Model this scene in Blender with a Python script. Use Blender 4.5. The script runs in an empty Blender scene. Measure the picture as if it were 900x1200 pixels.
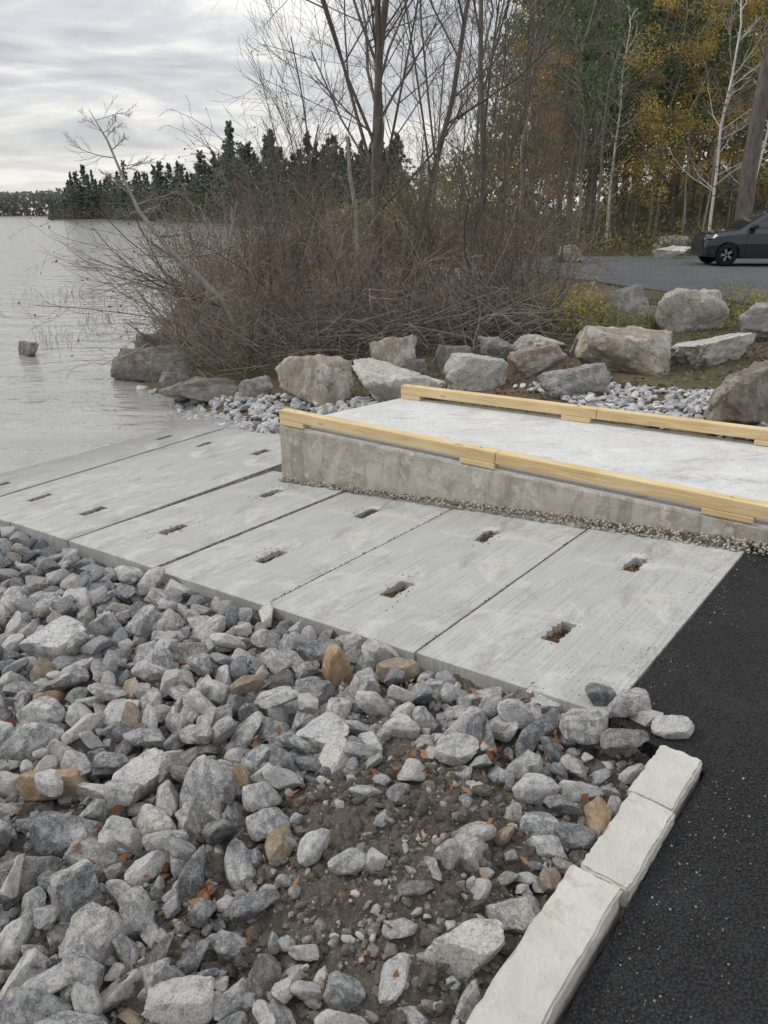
import bpy, bmesh, math, random
import numpy as np
from mathutils import Vector, Matrix, Euler, noise
R = math.radians
scene = bpy.context.scene
COL = scene.collection
PITCH = R(21.2); CP = math.cos(PITCH); SP = math.sin(PITCH); CAM = Vector((0, 0, 2.0))
K = 0.075
O = (1.06, 2.87); U = (-.788, .616); W = (.616, .788)
WATER = -.53
LOTZ = .575; LX, LY = 6.3, 13.6; LOTY = 29.4

def ray(px, py):
    dx = (px-450)/900; dy = (600-py)/900
    return Vector((dx, CP+dy*SP, -SP+dy*CP))
def at(px, py, Y):
    r = ray(px, py); return CAM + r*(Y/r.y)
def proj(P):
    v = Vector(P)-CAM; d = v.y*CP-v.z*SP; up = v.y*SP+v.z*CP
    if d < .05: return (-9999, -9999, d)
    return (450+900*v.x/d, 600-900*up/d, d)
def ST(x, y):
    a = x-O[0]; b = y-O[1]; return (a*U[0]+b*U[1], a*W[0]+b*W[1])
def XY(s, t):
    return (O[0]+s*U[0]+t*W[0], O[1]+s*U[1]+t*W[1])
def sm(a, b, x):
    x = min(1, max(0, (x-a)/(b-a))); return x*x*(3-2*x)
SH_Y = [-500, 7, 9.53, 10.55, 12.9, 17.2, 25.4, 40, 60, 120, 200, 262, 330, 380, 420, 1000, 1100]
SH_X = [-3.2, -3.2, -2.83, -2.99, -4.4, -5.1, -6.6, -8.5, -6, -9, -24, -58, -104, -153, -160, -404, -4000]
def shore(y): return float(np.interp(y, SH_Y, SH_X))
def lotsd(x, y): return (x-LX)*.948+(y-LY)*.318
def G(x, y):
    d = x-shore(y)
    if d > 0: z = WATER+(1.12-.75*sm(50, 150, y))*(1-math.exp(-d/6))
    else: z = max(-3, WATER+d*.3)
    w = sm(-2.5, -.05, lotsd(x, y))
    z = z*(1-w)+(LOTZ-.05)*w if y < 60 else z
    if 31 < y < 500: z += min(5, .13*(y-31))*sm(.12*y, .4*y, x)
    return z
def H(x, y):
    s, t = ST(x, y)
    zr = -K*s if s > 0 else 0
    zr = max(-3, zr-.13)
    w = sm(3.25, 4.15, t)
    z = zr if w <= 0 else (G(x, y) if w >= 1 else zr*(1-w)+G(x, y)*w)
    return z
def hit(px, py, fn=H):
    r = ray(px, py); t = .8; dt = .05
    while t < 600:
        p = CAM+r*t
        if p.z < fn(p.x, p.y): break
        t += dt; dt *= 1.01
    p = CAM+r*(t-dt/2)
    return p

# ------------------------------------------------ mesh helpers
class MB:
    def __init__(s): s.v = []; s.f = []; s.mi = []
    def face(s, idx, m=0): s.f.append(idx); s.mi.append(m)
    def tube(s, pts, rads, n, m=0):
        b = len(s.v); k = len(pts)
        for i in range(k):
            d = pts[min(i+1, k-1)]-pts[max(i-1, 0)]
            if d.length < 1e-9: d = Vector((0, 0, 1))
            d.normalize()
            a = d.cross(Vector((.83, .55, .05)))
            if a.length < .05: a = d.cross(Vector((0, 0, 1)))
            a.normalize(); c = d.cross(a)
            for j in range(n):
                q = 2*math.pi*j/n
                s.v.append(pts[i]+(a*math.cos(q)+c*math.sin(q))*rads[i])
        for i in range(k-1):
            for j in range(n):
                s.face((b+i*n+j, b+i*n+(j+1) % n, b+(i+1)*n+(j+1) % n, b+(i+1)*n+j), m)
    def box(s, x0, x1, y0, y1, z0, z1, m=0):
        b = len(s.v)
        for z in (z0, z1):
            for (x, y) in ((x0, y0), (x1, y0), (x1, y1), (x0, y1)): s.v.append((x, y, z))
        for f in ((3, 2, 1, 0), (4, 5, 6, 7), (0, 1, 5, 4), (1, 2, 6, 5), (2, 3, 7, 6), (3, 0, 4, 7)):
            s.face(tuple(b+i for i in f), m)
    def leaves(s, P, size, rg, m=0, flat=0.0):
        n = len(P)
        if n == 0: return
        a = rg.normal(size=(n, 3)); a[:, 2] *= (1-flat); a /= np.linalg.norm(a, axis=1)[:, None]
        b = rg.normal(size=(n, 3)); b[:, 2] *= (1-flat); b -= a*(a*b).sum(1)[:, None]; b /= np.linalg.norm(b, axis=1)[:, None]
        sz = (size*rg.uniform(.6, 1.4, n))[:, None]
        q = np.stack([P+a*sz, P+b*sz*.55+a*sz*.2, P-a*sz, P-b*sz*.5-a*sz*.15], 1).reshape(-1, 3)
        o = len(s.v); s.v.extend(map(tuple, q.tolist()))
        for i in range(n): s.face((o+4*i, o+4*i+1, o+4*i+2, o+4*i+3), m)
    def mesh(s, name, mats, smooth=False):
        me = bpy.data.meshes.new(name); me.from_pydata([tuple(v) for v in s.v], [], s.f)
        for m in (mats if isinstance(mats, (list, tuple)) else [mats]): me.materials.append(m)
        me.polygons.foreach_set('material_index', s.mi)
        if smooth: me.polygons.foreach_set('use_smooth', [True]*len(s.f))
        me.update(); return me
    def build(s, name, mats, parent=None, smooth=False):
        return link(name, s.mesh(name, mats, smooth), parent)
def link(name, me, parent=None):
    o = bpy.data.objects.new(name, me); COL.objects.link(o)
    if parent: o.parent = parent
    return o
def tag(o, label, cat, group=None):
    o['label'] = label; o['category'] = cat
    if group: o['group'] = group
    return o
def empty(name, loc, rz=0):
    o = bpy.data.objects.new(name, None); COL.objects.link(o); o.location = loc; o.rotation_euler = (0, 0, rz)
    o.empty_display_size = .2
    return o
def struct(o): o['kind'] = 'structure'; return o
def stuff(o, label, cat):
    o['kind'] = 'stuff'; return tag(o, label, cat)
def recalc(me):
    bm = bmesh.new(); bm.from_mesh(me); bmesh.ops.recalc_face_normals(bm, faces=bm.faces); bm.to_mesh(me); bm.free()

# ------------------------------------------------ materials
class NT:
    def __init__(s, name):
        s.m = bpy.data.materials.new(name); s.m.use_nodes = True; s.t = s.m.node_tree
        s.b = s.t.nodes['Principled BSDF']
    def n(s, typ, **kw):
        nd = s.t.nodes.new('ShaderNode'+typ)
        for k, v in kw.items(): setattr(nd, k, v)
        return nd
    def l(s, a, b): s.t.links.new(a, b)
    def coord(s, scale=(1, 1, 1), kind='Object', rot=(0, 0, 0)):
        c = s.n('TexCoord'); mp = s.n('Mapping'); mp.inputs['Scale'].default_value = scale; mp.inputs['Rotation'].default_value = rot
        s.l(c.outputs[kind], mp.inputs[0]); return mp.outputs[0]
    def noise(s, co, scale, detail=4, rough=.55, dist=0):
        x = s.n('TexNoise'); x.inputs['Scale'].default_value = scale; x.inputs['Detail'].default_value = detail
        x.inputs['Roughness'].default_value = rough; x.inputs['Distortion'].default_value = dist
        s.l(co, x.inputs['Vector']); return x.outputs['Fac']
    def ramp(s, fac, stops, interp='LINEAR'):
        r = s.n('ValToRGB'); e = r.color_ramp.elements; r.color_ramp.interpolation = interp
        while len(e) < len(stops): e.new(.5)
        for i, (p, c) in enumerate(stops):
            e[i].position = p; e[i].color = (c, c, c, 1) if isinstance(c, (int, float)) else (*c, 1)
        s.l(fac, r.inputs[0]); return r.outputs[0]
    def mix(s, fac, a, b, mode='MIX'):
        x = s.n('Mix', data_type='RGBA', blend_type=mode)
        if isinstance(fac, (int, float)): x.inputs[0].default_value = fac
        else: s.l(fac, x.inputs[0])
        for v, i in ((a, 6), (b, 7)):
            if isinstance(v, tuple): x.inputs[i].default_value = (*v, 1)
            else: s.l(v, x.inputs[i])
        return x.outputs[2]
    def math(s, op, a, b=None):
        x = s.n('Math', operation=op)
        for v, i in ((a, 0), (b, 1)):
            if v is None: continue
            if isinstance(v, (int, float)): x.inputs[i].default_value = v
            else: s.l(v, x.inputs[i])
        return x.outputs[0]
    def bump(s, h, strength=.5, dist=.01, prev=None):
        x = s.n('Bump'); x.inputs['Strength'].default_value = strength; x.inputs['Distance'].default_value = dist
        s.l(h, x.inputs['Height'])
        if prev is not None: s.l(prev, x.inputs['Normal'])
        return x.outputs[0]
    def out(s, color=None, rough=.8, normal=None, spec=.3, metallic=0):
        if color is not None:
            if isinstance(color, tuple): s.b.inputs['Base Color'].default_value = (*color, 1)
            else: s.l(color, s.b.inputs['Base Color'])
        if isinstance(rough, (int, float)): s.b.inputs['Roughness'].default_value = rough
        else: s.l(rough, s.b.inputs['Roughness'])
        s.b.inputs['Specular IOR Level'].default_value = spec
        s.b.inputs['Metallic'].default_value = metallic
        if normal is not None: s.l(normal, s.b.inputs['Normal'])
        return s.m
    def rnd(s):
        a = s.n('ObjectInfo').outputs['Random']; b = s.n('NewGeometry').outputs['Random Per Island']
        return s.math('FRACT', s.math('ADD', a, b))

def rock_mat(name, stops, speck=.5, dark=(.045, .046, .048), light=(.66, .655, .64), sc=1.0, lf=.55, bd=.015):
    n = NT(name); co = n.coord(); r = n.rnd()
    base = n.ramp(r, stops)
    big = n.noise(co, 2.4*sc, 5, .72, .4)
    c = n.mix(n.ramp(big, [(.47, 0), (.56, lf)]), base, light)
    c = n.mix(n.ramp(big, [(.36, .5), (.45, 0)]), c, tuple(x*2.2 for x in dark))
    stain = n.noise(co, 2.0*sc, 4, .6, 1.0)
    c = n.mix(n.ramp(stain, [(.52, 0), (.7, .45)]), c, (.23, .18, .13))
    sp = n.noise(co, 17*sc, 5, .85)
    c = n.mix(n.ramp(sp, [(.53, 0), (.59, speck)]), c, light)
    c = n.mix(n.ramp(sp, [(.39, speck*1.4), (.45, 0)]), c, dark)
    b1 = n.bump(n.noise(co, 5*sc, 7, .77), .85, bd)
    b2 = n.bump(sp, .4, bd*.3, b1)
    return n.out(c, .92, b2, .2)
ROCKM = {
 'grey': rock_mat('grey_granite', [(0, (.20, .215, .23)), (.3, (.27, .275, .285)), (.6, (.34, .34, .34)), (.8, (.31, .285, .27)), (1, (.23, .24, .245))]),
 'pale': rock_mat('pale_granite', [(0, (.44, .445, .45)), (.5, (.5, .5, .5)), (1, (.5, .475, .44))], .55),
 'dark': rock_mat('dark_basalt', [(0, (.09, .1, .115)), (.5, (.13, .138, .15)), (1, (.15, .135, .125))], .35, lf=.25),
 'tan': rock_mat('tan_sandstone', [(0, (.33, .22, .13)), (.5, (.28, .22, .15)), (1, (.26, .22, .18))], .15, (.1, .07, .05), (.46, .4, .32)),
}
def boulder_mat(name, c1, c2, light):
    n = NT(name); co = n.coord()
    big = n.noise(co, 1.6, 5, .65, .6)
    c = n.mix(n.ramp(big, [(.38, 0), (.6, 1)]), c1, c2)
    c = n.mix(n.ramp(n.noise(co, 2.6, 5, .7, .4), [(.48, 0), (.6, .85)]), c, light)
    c = n.mix(n.ramp(n.noise(co, 15, 6, .82), [(.38, .65), (.47, 0)]), c, (.1, .09, .08))
    b = n.bump(n.noise(co, 3.5, 8, .76, .4), .9, .06)
    return n.out(c, .92, b, .2)
BM = {
 'tan': boulder_mat('tan_boulder', (.37, .31, .24), (.3, .275, .25), (.52, .5, .46)),
 'light': boulder_mat('light_boulder', (.54, .52, .48), (.42, .4, .365), (.64, .63, .6)),
 'grey': boulder_mat('grey_boulder', (.32, .32, .32), (.25, .245, .24), (.47, .465, .45)),
 'brown': boulder_mat('brown_boulder', (.26, .22, .175), (.2, .18, .155), (.4, .37, .33)),
 'dark': boulder_mat('dark_boulder', (.17, .165, .155), (.22, .205, .19), (.34, .325, .3)),
}
def soil_mat(name='soil'):
    n = NT(name); co = n.coord()
    a = n.noise(co, 5, 6, .7); b = n.noise(co, 70, 4, .8)
    c = n.mix(n.ramp(a, [(.3, 0), (.7, 1)]), (.12, .102, .087), (.22, .195, .17))
    c = n.mix(n.ramp(b, [(.54, 0), (.64, .6)]), c, (.38, .355, .32))
    nb = n.bump(n.noise(co, 22, 6, .78), 1, .05); nb = n.bump(b, .9, .012, nb)
    return n.out(c, .95, nb, .15)
SOIL = soil_mat()
def ground_mat():
    n = NT('leafy_ground'); co = n.coord()
    a = n.noise(co, .8, 6, .7); b = n.noise(co, 18, 5, .75)
    c = n.mix(n.ramp(a, [(.35, 0), (.65, 1)]), (.10, .08, .058), (.16, .125, .09))
    c = n.mix(n.ramp(b, [(.52, 0), (.66, .7)]), c, (.25, .2, .13))
    c = n.mix(n.ramp(n.noise(co, .35, 4), [(.5, 0), (.62, .6)]), c, (.09, .11, .05))
    nb = n.bump(b, 1, .04)
    return n.out(c, .95, nb, .1)
GROUND = ground_mat()
def asphalt_mat(name, base, sc, lift):
    n = NT(name); co = n.coord()
    v = n.n('TexVoronoi'); v.inputs['Scale'].default_value = sc; n.l(co, v.inputs['Vector'])
    g = n.noise(co, sc*1.4, 3, .8); p = n.noise(co, 1.7, 5, .65)
    c = n.mix(n.ramp(v.outputs['Distance'], [(.1, 0), (.7, 1)]), tuple(x*1.6+lift for x in base), tuple(x*.45 for x in base))
    c = n.mix(n.ramp(g, [(.6, 0), (.7, .5)]), c, (.12, .12, .12))
    c = n.mix(n.ramp(p, [(.5, 0), (.75, .35)]), c, tuple(x*2 for x in base))
    nb = n.bump(v.outputs['Distance'], 1, -.012); nb = n.bump(n.noise(co, 14, 5, .7), .35, .02, nb)
    return n.out(c, .75, nb, .25)
ASPH = asphalt_mat('fresh_asphalt', (.024, .025, .027), 95, .003)
ASPH2 = asphalt_mat('lot_asphalt', (.115, .12, .127), 40, .02)
def concrete_mat(name, c1, c2, groove=(150, 4, 1), gs=.5, gd=.006, speck=0, white=(.62, .62, .6), wet=False):
    n = NT(name); co = n.coord(); ge = n.coord(groove)
    big = n.noise(co, 1.3, 6, .65, .5); gr = n.noise(ge, 1.0, 3, .6); fine = n.noise(co, 90, 3, .7)
    c = n.mix(n.ramp(big, [(.3, 0), (.7, 1)]), c1, c2)
    c = n.mix(n.ramp(gr, [(.34, .35), (.5, 0)]), c, tuple(x*.62 for x in c1))
    c = n.mix(n.ramp(gr, [(.55, 0), (.7, .3)]), c, white)
    c = n.mix(n.ramp(n.noise(co, 2.6, 6, .7, 1.2), [(.5, 0), (.66, .6)]), c, white)
    c = n.mix(n.ramp(n.noise(n.coord((.5, 1.4, 1)), 4.0, 6, .74, .8), [(.53, 0), (.68, .65)]), c, tuple(x*.58 for x in c1))
    c = n.mix(n.ramp(n.noise(n.coord((1, 1, 1)), 1.9, 6, .75, .3), [(.56, 0), (.7, .4)]), c, (.3, .27, .225))
    c = n.mix(n.ramp(fine, [(.32, .35+speck), (.45, 0)]), c, (.14, .13, .12))
    if wet:
        sx = n.n('SeparateXYZ'); g = n.n('NewGeometry'); n.l(g.outputs['Position'], sx.inputs[0])
        f = n.n('MapRange'); f.inputs[1].default_value = -.52; f.inputs[2].default_value = -.45; f.inputs[3].default_value = .6; f.inputs[4].default_value = 0
        n.l(sx.outputs[2], f.inputs[0]); c = n.mix(f.outputs[0], c, (.2, .2, .19))
    nb = n.bump(gr, gs, gd); nb = n.bump(fine, .35, .003, nb)
    return n.out(c, .85, nb, .25)
CONC = concrete_mat('ramp_concrete', (.35, .355, .345), (.425, .43, .415), (1.6, 60, 1), .8, .008, wet=True, white=(.55, .55, .53))
DECK = concrete_mat('deck_concrete', (.53, .535, .54), (.61, .615, .615), (30, 80, 1), .5, .006, .1, (.69, .69, .69))
def wall_mat():
    n = NT('wall_concrete'); co = n.coord(); st = n.coord((5, 5, 1.0))
    c = n.mix(n.ramp(n.noise(co, 1.7, 6, .7, .8), [(.38, 0), (.6, 1)]), (.34, .315, .27), (.48, .46, .42))
    c = n.mix(n.ramp(n.noise(co, 4, 6, .75, .6), [(.48, 0), (.6, .7)]), c, (.27, .23, .18))
    c = n.mix(n.ramp(n.noise(st, 1.4, 5, .75, .5), [(.52, 0), (.62, .5)]), c, (.2, .175, .14))
    c = n.mix(n.ramp(n.noise(co, 7, 5, .72, .5), [(.54, 0), (.64, .7)]), c, (.62, .6, .56))
    nb = n.bump(n.noise(co, 30, 6, .75), .8, .012)
    return n.out(c, .9, nb, .2)
WALLM = wall_mat()
def kerb_mat():
    n = NT('kerb_stone'); co = n.coord()
    c = n.mix(n.ramp(n.noise(co, 6, 5, .65, .4), [(.3, 0), (.7, 1)]), (.53, .52, .475), (.66, .65, .61))
    c = n.mix(n.ramp(n.noise(co, 10, 6, .75, .5), [(.54, 0), (.68, .5)]), c, (.36, .335, .28))
    nb = n.bump(n.noise(co, 18, 7, .75), 1, .02)
    return n.out(c, .9, nb, .2)
KERB = kerb_mat()
def wood_mat():
    n = NT('sawn_pine'); co = n.coord((1.2, 22, 22))
    g = n.noise(co, 1.5, 4, .6, 1.5)
    c = n.mix(n.ramp(g, [(.3, 0), (.65, 1)]), (.68, .54, .32), (.5, .35, .175))
    c = n.mix(n.ramp(n.noise(n.coord((.8, 3, 3)), 2.5, 3, .5), [(.4, 0), (.7, .6)]), c, (.74, .62, .4))
    kn = n.n('TexVoronoi'); kn.inputs['Scale'].default_value = 1.0; n.l(n.coord((2.2, 6, 6)), kn.inputs['Vector'])
    c = n.mix(n.ramp(kn.outputs['Distance'], [(.05, .8), (.12, 0)]), c, (.25, .13, .05))
    return n.out(c, .75, n.bump(g, .25, .004), .25)
WOOD = wood_mat()
def bark_mat(name, c1, c2, sc=8, white=None):
    n = NT(name); co = n.coord((1, 1, .3))
    a = n.noise(co, sc, 4, .7)
    c = n.mix(n.ramp(a, [(.35, 0), (.65, 1)]), c1, c2)
    if white:
        c = n.mix(n.ramp(n.noise(n.coord((1, 1, 3)), 2.5, 3, .7), [(.6, 0), (.66, .9)]), c, white)
    return n.out(c, .9, n.bump(a, .6, .02), .15)
BARK = bark_mat('grey_brown_bark', (.1, .087, .077), (.19, .168, .15))
BARKP = bark_mat('pale_grey_bark', (.24, .22, .195), (.38, .35, .32))
BARKD = bark_mat('dark_bark', (.06, .05, .042), (.12, .1, .085))
BIRCH = bark_mat('birch_bark', (.75, .73, .68), (.6, .58, .53), 6, (.1, .09, .08))
TWIG = bark_mat('twig_bark', (.115, .092, .076), (.2, .165, .138), 3)
TWIGL = bark_mat('pale_twig_bark', (.2, .175, .15), (.31, .275, .24), 3)
def leaf_mat(name, stops, tl=.3):
    n = NT(name); c = n.ramp(n.rnd(), stops)
    m = n.out(c, .7, None, .2)
    tr = n.n('BsdfTranslucent'); n.l(c, tr.inputs[0]); mx = n.n('MixShader'); mx.inputs[0].default_value = tl
    n.l(n.b.outputs[0], mx.inputs[1]); n.l(tr.outputs[0], mx.inputs[2])
    n.l(mx.outputs[0], n.t.nodes['Material Output'].inputs[0]); return m
L_PINE = leaf_mat('pine_needles', [(0, (.085, .15, .07)), (.5, (.14, .22, .11)), (1, (.21, .29, .14))], .45)
L_FAR = leaf_mat('hazed_conifer_needles', [(0, (.1, .13, .108)), (.6, (.14, .175, .142)), (1, (.18, .21, .165))], .4)  # needle greens lightened, with bluish distance haze mixed into the colour
L_YEL = leaf_mat('yellow_leaves', [(0, (.5, .34, .11)), (.5, (.64, .46, .15)), (1, (.46, .4, .15))], .5)
L_ORG = leaf_mat('orange_leaves', [(0, (.46, .24, .1)), (.5, (.54, .33, .14)), (1, (.38, .24, .11))], .5)
L_BRN = leaf_mat('brown_leaves', [(0, (.14, .115, .08)), (.4, (.22, .185, .12)), (.75, (.21, .23, .11)), (1, (.4, .3, .14))], .45)
L_GRN = leaf_mat('olive_leaves', [(0, (.15, .17, .07)), (.5, (.25, .27, .1)), (1, (.4, .36, .12))], .45)
L_YP = leaf_mat('golden_leaves', [(0, (.5, .38, .09)), (.5, (.62, .48, .11)), (1, (.38, .38, .11))], .45)
L_OLV = leaf_mat('faded_shrub_leaves', [(0, (.12, .11, .06)), (.5, (.2, .18, .085)), (1, (.3, .22, .1))], .4)
L_DRY = leaf_mat('dry_leaves', [(0, (.18, .08, .045)), (.5, (.28, .135, .07)), (1, (.33, .2, .12))])
CHIP = leaf_mat('bark_mulch', [(0, (.08, .055, .042)), (.5, (.16, .115, .085)), (1, (.26, .2, .155))])
def simple(name, c, rough=.5, spec=.5, metallic=0):
    n = NT(name); b = n.noise(n.coord(), 30, 3)
    col = n.mix(n.ramp(b, [(.3, 0), (.7, 1)]), tuple(x*.92 for x in c), c)
    return n.out(col, rough, None, spec, metallic)
def mud_mat():
    n = NT('rusty_mud'); co = n.coord()
    c = n.mix(n.ramp(n.noise(co, 45, 4, .7), [(.35, 0), (.65, 1)]), (.045, .03, .02), (.2, .115, .065))
    return n.out(c, .95, n.bump(n.noise(co, 60, 4, .7), 1, .02), .15)
MUD = mud_mat()

# ------------------------------------------------ sheets
def growc(lo, hi, f0, f1, st, g):
    c = list(np.arange(f0, f1+1e-6, st)); d = st; x = c[-1]
    while x < hi: d *= g; x += d; c.append(min(x, hi))
    d = st; x = c[0]; L = []
    while x > lo: d *= g; x -= d; L.append(max(x, lo))
    return L[::-1]+c
def grid(name, xs, ys, fn, mat, smooth=True):
    m = MB(); nx = len(xs)
    for y in ys:
        for x in xs: m.v.append(fn(x, y))
    for j in range(len(ys)-1):
        for i in range(nx-1): m.face((j*nx+i, j*nx+i+1, (j+1)*nx+i+1, (j+1)*nx+i))
    return m.build(name, mat, None, smooth)
xs = growc(-3500, 3500, -8, 10, .25, 1.08); ys = growc(-300, 2600, 5, 20, .25, 1.05)
def terr(x, y):
    z = H(x, y)
    if y > 8 and abs(x) < 60 and z > WATER: z += .05*noise.noise(Vector((x*.9, y*.9, 0)))
    return (x, y, z)
struct(grid('ground', xs, ys, terr, GROUND))
def water_mat():
    n = NT('lake_water'); co = n.coord((1, 1.0, 1), rot=(0, 0, R(25)))
    a = n.noise(co, 2.4, 4, .6, .3); st = n.noise(n.coord((.25, .9, 1), rot=(0, 0, R(-8))), 1.1, 4, .6); c = n.noise(co, 9, 2, .6)
    nb = n.bump(a, .34, .12); nb = n.bump(c, .28, .02, nb); nb = n.bump(st, .28, .3, nb)
    col = n.mix(n.ramp(st, [(.35, 0), (.65, 1)]), (.28, .28, .27), (.36, .355, .34))
    n.b.inputs['IOR'].default_value = 1.33
    return n.out(col, .1, nb, .9)
WM = water_mat()
m = MB(); m.v = [(-3500, -300, WATER), (3500, -300, WATER), (3500, 2600, WATER), (-3500, 2600, WATER)]; m.face((0, 1, 2, 3))
struct(m.build('water', WM))
def soilz(s, t):
    z = (-K*s if s > 0 else 0)-.085
    z += .13*math.exp(-((s-.4)/.55)**2-((t+1.3)/.5)**2)
    z -= .03*sm(1.5, 4, s)
    return z
def soilf(s, t):
    z = soilz(s, t); p = Vector((s, t, 0))
    z += .03*noise.noise(p*4.5)+.026*noise.noise(p*11)+.024*abs(noise.noise(p*22))+.014*noise.noise(p*48)
    x, y = XY(s, t); return (x, y, z)
struct(grid('soil_bank', list(np.arange(-.3, 2.4, .014))+list(np.arange(2.4, 8, .04)), list(np.arange(-3.4, -2.6, .03))+list(np.arange(-2.6, -.13, .014)), soilf, SOIL))
def soil_h(x, y): s, t = ST(x, y); return soilz(s, t)
def prism(name, pts, z0, z1, mat):
    m = MB(); n = len(pts)
    for z in (z0, z1):
        for p in pts: m.v.append((p[0], p[1], z))
    m.face(tuple(range(n, 2*n))); m.face(tuple(range(n))[::-1])
    for i in range(n): m.face((i, (i+1) % n, n+(i+1) % n, n+i))
    o = m.build(name, mat); recalc(o.data); return o
edge = [(0.0, 2.35)]
rg = random.Random(3)
for i in range(48): edge.append((-.014+.012*rg.random(), 2.2-i*.05))
edge += [(-.08, -.19), (-.18, -.23), (-.30, -.24), (-.435, -.27), (-.435, -3.8), (-14, -3.8), (-14, 2.35)]
struct(prism('asphalt_apron', [XY(*p) for p in edge], -.14, .0, ASPH))
struct(prism('parking_lot', [(4.1, 20.6), (5.2, 17.0), (LX, LY), (9.0, 6.6), (60, 2), (60, LOTY), (20, LOTY+.2), (5.0, LOTY-.2), (4.1, 24)], .4, LOTZ, ASPH2))

# ------------------------------------------------ ramp panels
UV = Vector((U[0], U[1], -K)).normalized(); VV = Vector((W[0], W[1], 0)).normalized(); WV = UV.cross(VV).normalized()
if WV.z < 0: WV = -WV
def panel(s0, s1, f0, f1, t0, t1, slots, label, dz):
    tc = (t0+t1)/2; sc = (s0+s1)/2; x, y = XY(sc, tc)
    X = VV; Yv = WV.cross(X)
    sgn = 1 if Yv.dot(UV) > 0 else -1
    M = Matrix.Identity(4)
    for i, a in enumerate((X, Yv, WV)):
        for j in range(3): M[j][i] = a[j]
    M[0][3], M[1][3], M[2][3] = x, y, -K*sc+dz
    g = .008
    def P(a, t, z):
        k = (t-t0)/(t1-t0); sa = s0+(f0-s0)*k+g; sb = s1+(f1-s1)*k-g
        return (t-tc, sgn*(sa+(sb-sa)*a-sc), z)
    root = empty('concrete_panel', (0, 0, 0)); root.matrix_world = M
    wa = .047/(s1-s0); A = [0, .5-wa, .5+wa, 1]
    T = [t0]
    for q in slots: T += [q-.118, q+.118]
    T.append(t1)
    m = MB(); D = -.13
    rr = random.Random(int(s0*100))
    idx = {}
    def v(a, t, z):
        k = (round(a, 4), round(t, 4), z)
        if k not in idx: idx[k] = len(m.v); m.v.append(P(a, t, z))
        return idx[k]
    for i in range(len(T)-1):
        if i % 2 == 0:
            for j in range(3): m.face((v(A[j], T[i], 0), v(A[j+1], T[i], 0), v(A[j+1], T[i+1], 0), v(A[j], T[i+1], 0)))
        else:
            a0, a1 = A[1], A[2]; tA, tB = T[i], T[i+1]; n = 11
            lowr = [(a0, tA)]+[(a0-rr.gauss(0, .007)/(s1-s0), tA+(tB-tA)*k/n) for k in range(1, n)]+[(a0, tB)]
            uppr = [(a1, tA)]+[(a1+rr.gauss(0, .007)/(s1-s0), tA+(tB-tA)*k/n) for k in range(1, n)]+[(a1, tB)]
            m.face((v(0, tA, 0), *[v(*q, 0) for q in lowr], v(0, tB, 0)))
            m.face((*[v(*q, 0) for q in uppr], v(1, tB, 0), v(1, tA, 0)))
            ringp = lowr+uppr[::-1]
            for k in range(len(ringp)):
                a, b = ringp[k], ringp[(k+1) % len(ringp)]; m.face((v(*a, 0), v(*b, 0), v(*b, -.07), v(*a, -.07)))
    for i in range(len(T)-1):
        for a in (0, 1): m.face((v(a, T[i], 0), v(a, T[i+1], 0), v(a, T[i+1], D), v(a, T[i], D)))
    for j in range(3):
        for t in (t0, t1): m.face((v(A[j], t, 0), v(A[j+1], t, 0), v(A[j+1], t, D), v(A[j], t, D)))
    o = m.build('slab', CONC, root); recalc(o.data)
    b = o.modifiers.new('b', 'BEVEL'); b.width = .004; b.segments = 2; b.limit_method = 'ANGLE'; b.angle_limit = R(60)
    for i in range(len(slots)):
        m = MB()
        tt = np.linspace(T[1+2*i]-.003, T[2+2*i]+.003, 12); aa = np.linspace(A[1]-.02, A[2]+.02, 6)
        sl_ = rr.choice((-1, 1))
        for t in tt:
            for a in aa: m.v.append(P(a, t, -.034+sl_*.16*(t-slots[i])+rr.uniform(-.009, .009)))
        for q in range(11):
            for w in range(5): m.face((q*6+w, q*6+w+1, (q+1)*6+w+1, (q+1)*6+w))
        m.build('lifting_recess', MUD, root, True)
        m = MB(); pc = P(.5, slots[i], 0)
        m.tube([Vector((pc[0]-.05, pc[1], -.05)), Vector((pc[0]-.03, pc[1], -.016)), Vector((pc[0]+.03, pc[1], -.016)), Vector((pc[0]+.05, pc[1], -.05))], [.006]*4, 6)
        m.build('lifting_bar', MUD, root, True)
    tag(root, label, 'concrete panel')
TA = -.15
names = ['nearest the black asphalt, rightmost of the ramp', 'second from the black asphalt', 'third from the black asphalt', 'fourth from the asphalt, ending at the raised pad corner']
S = [0, 1.03, 2.13, 3.22, 4.3]
dzs = [0, -.006, -.014, -.004]
for i in range(4):
    panel(S[i], S[i+1], S[i], S[i+1], TA, 2.02, [.43, 1.48], 'short grooved concrete ramp panel '+names[i], dzs[i])
S2 = [(4.3, 4.45), (5.2, 5.62), (6.02, 6.36), (6.8, 7.05), (7.7, 7.95)]
nm2 = ['first long one past the raised pad', 'second past the raised pad', 'third past the raised pad, close to the water', 'last before the lake with its edge under water']
for i in range(4):
    a, b = S2[i], S2[i+1]
    panel(a[0], b[0], a[1], b[1], TA, 3.2, [.38, 2.5], 'long grey concrete ramp panel, '+nm2[i], [-.003, -.012, -.004, -.010][i])

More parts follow.
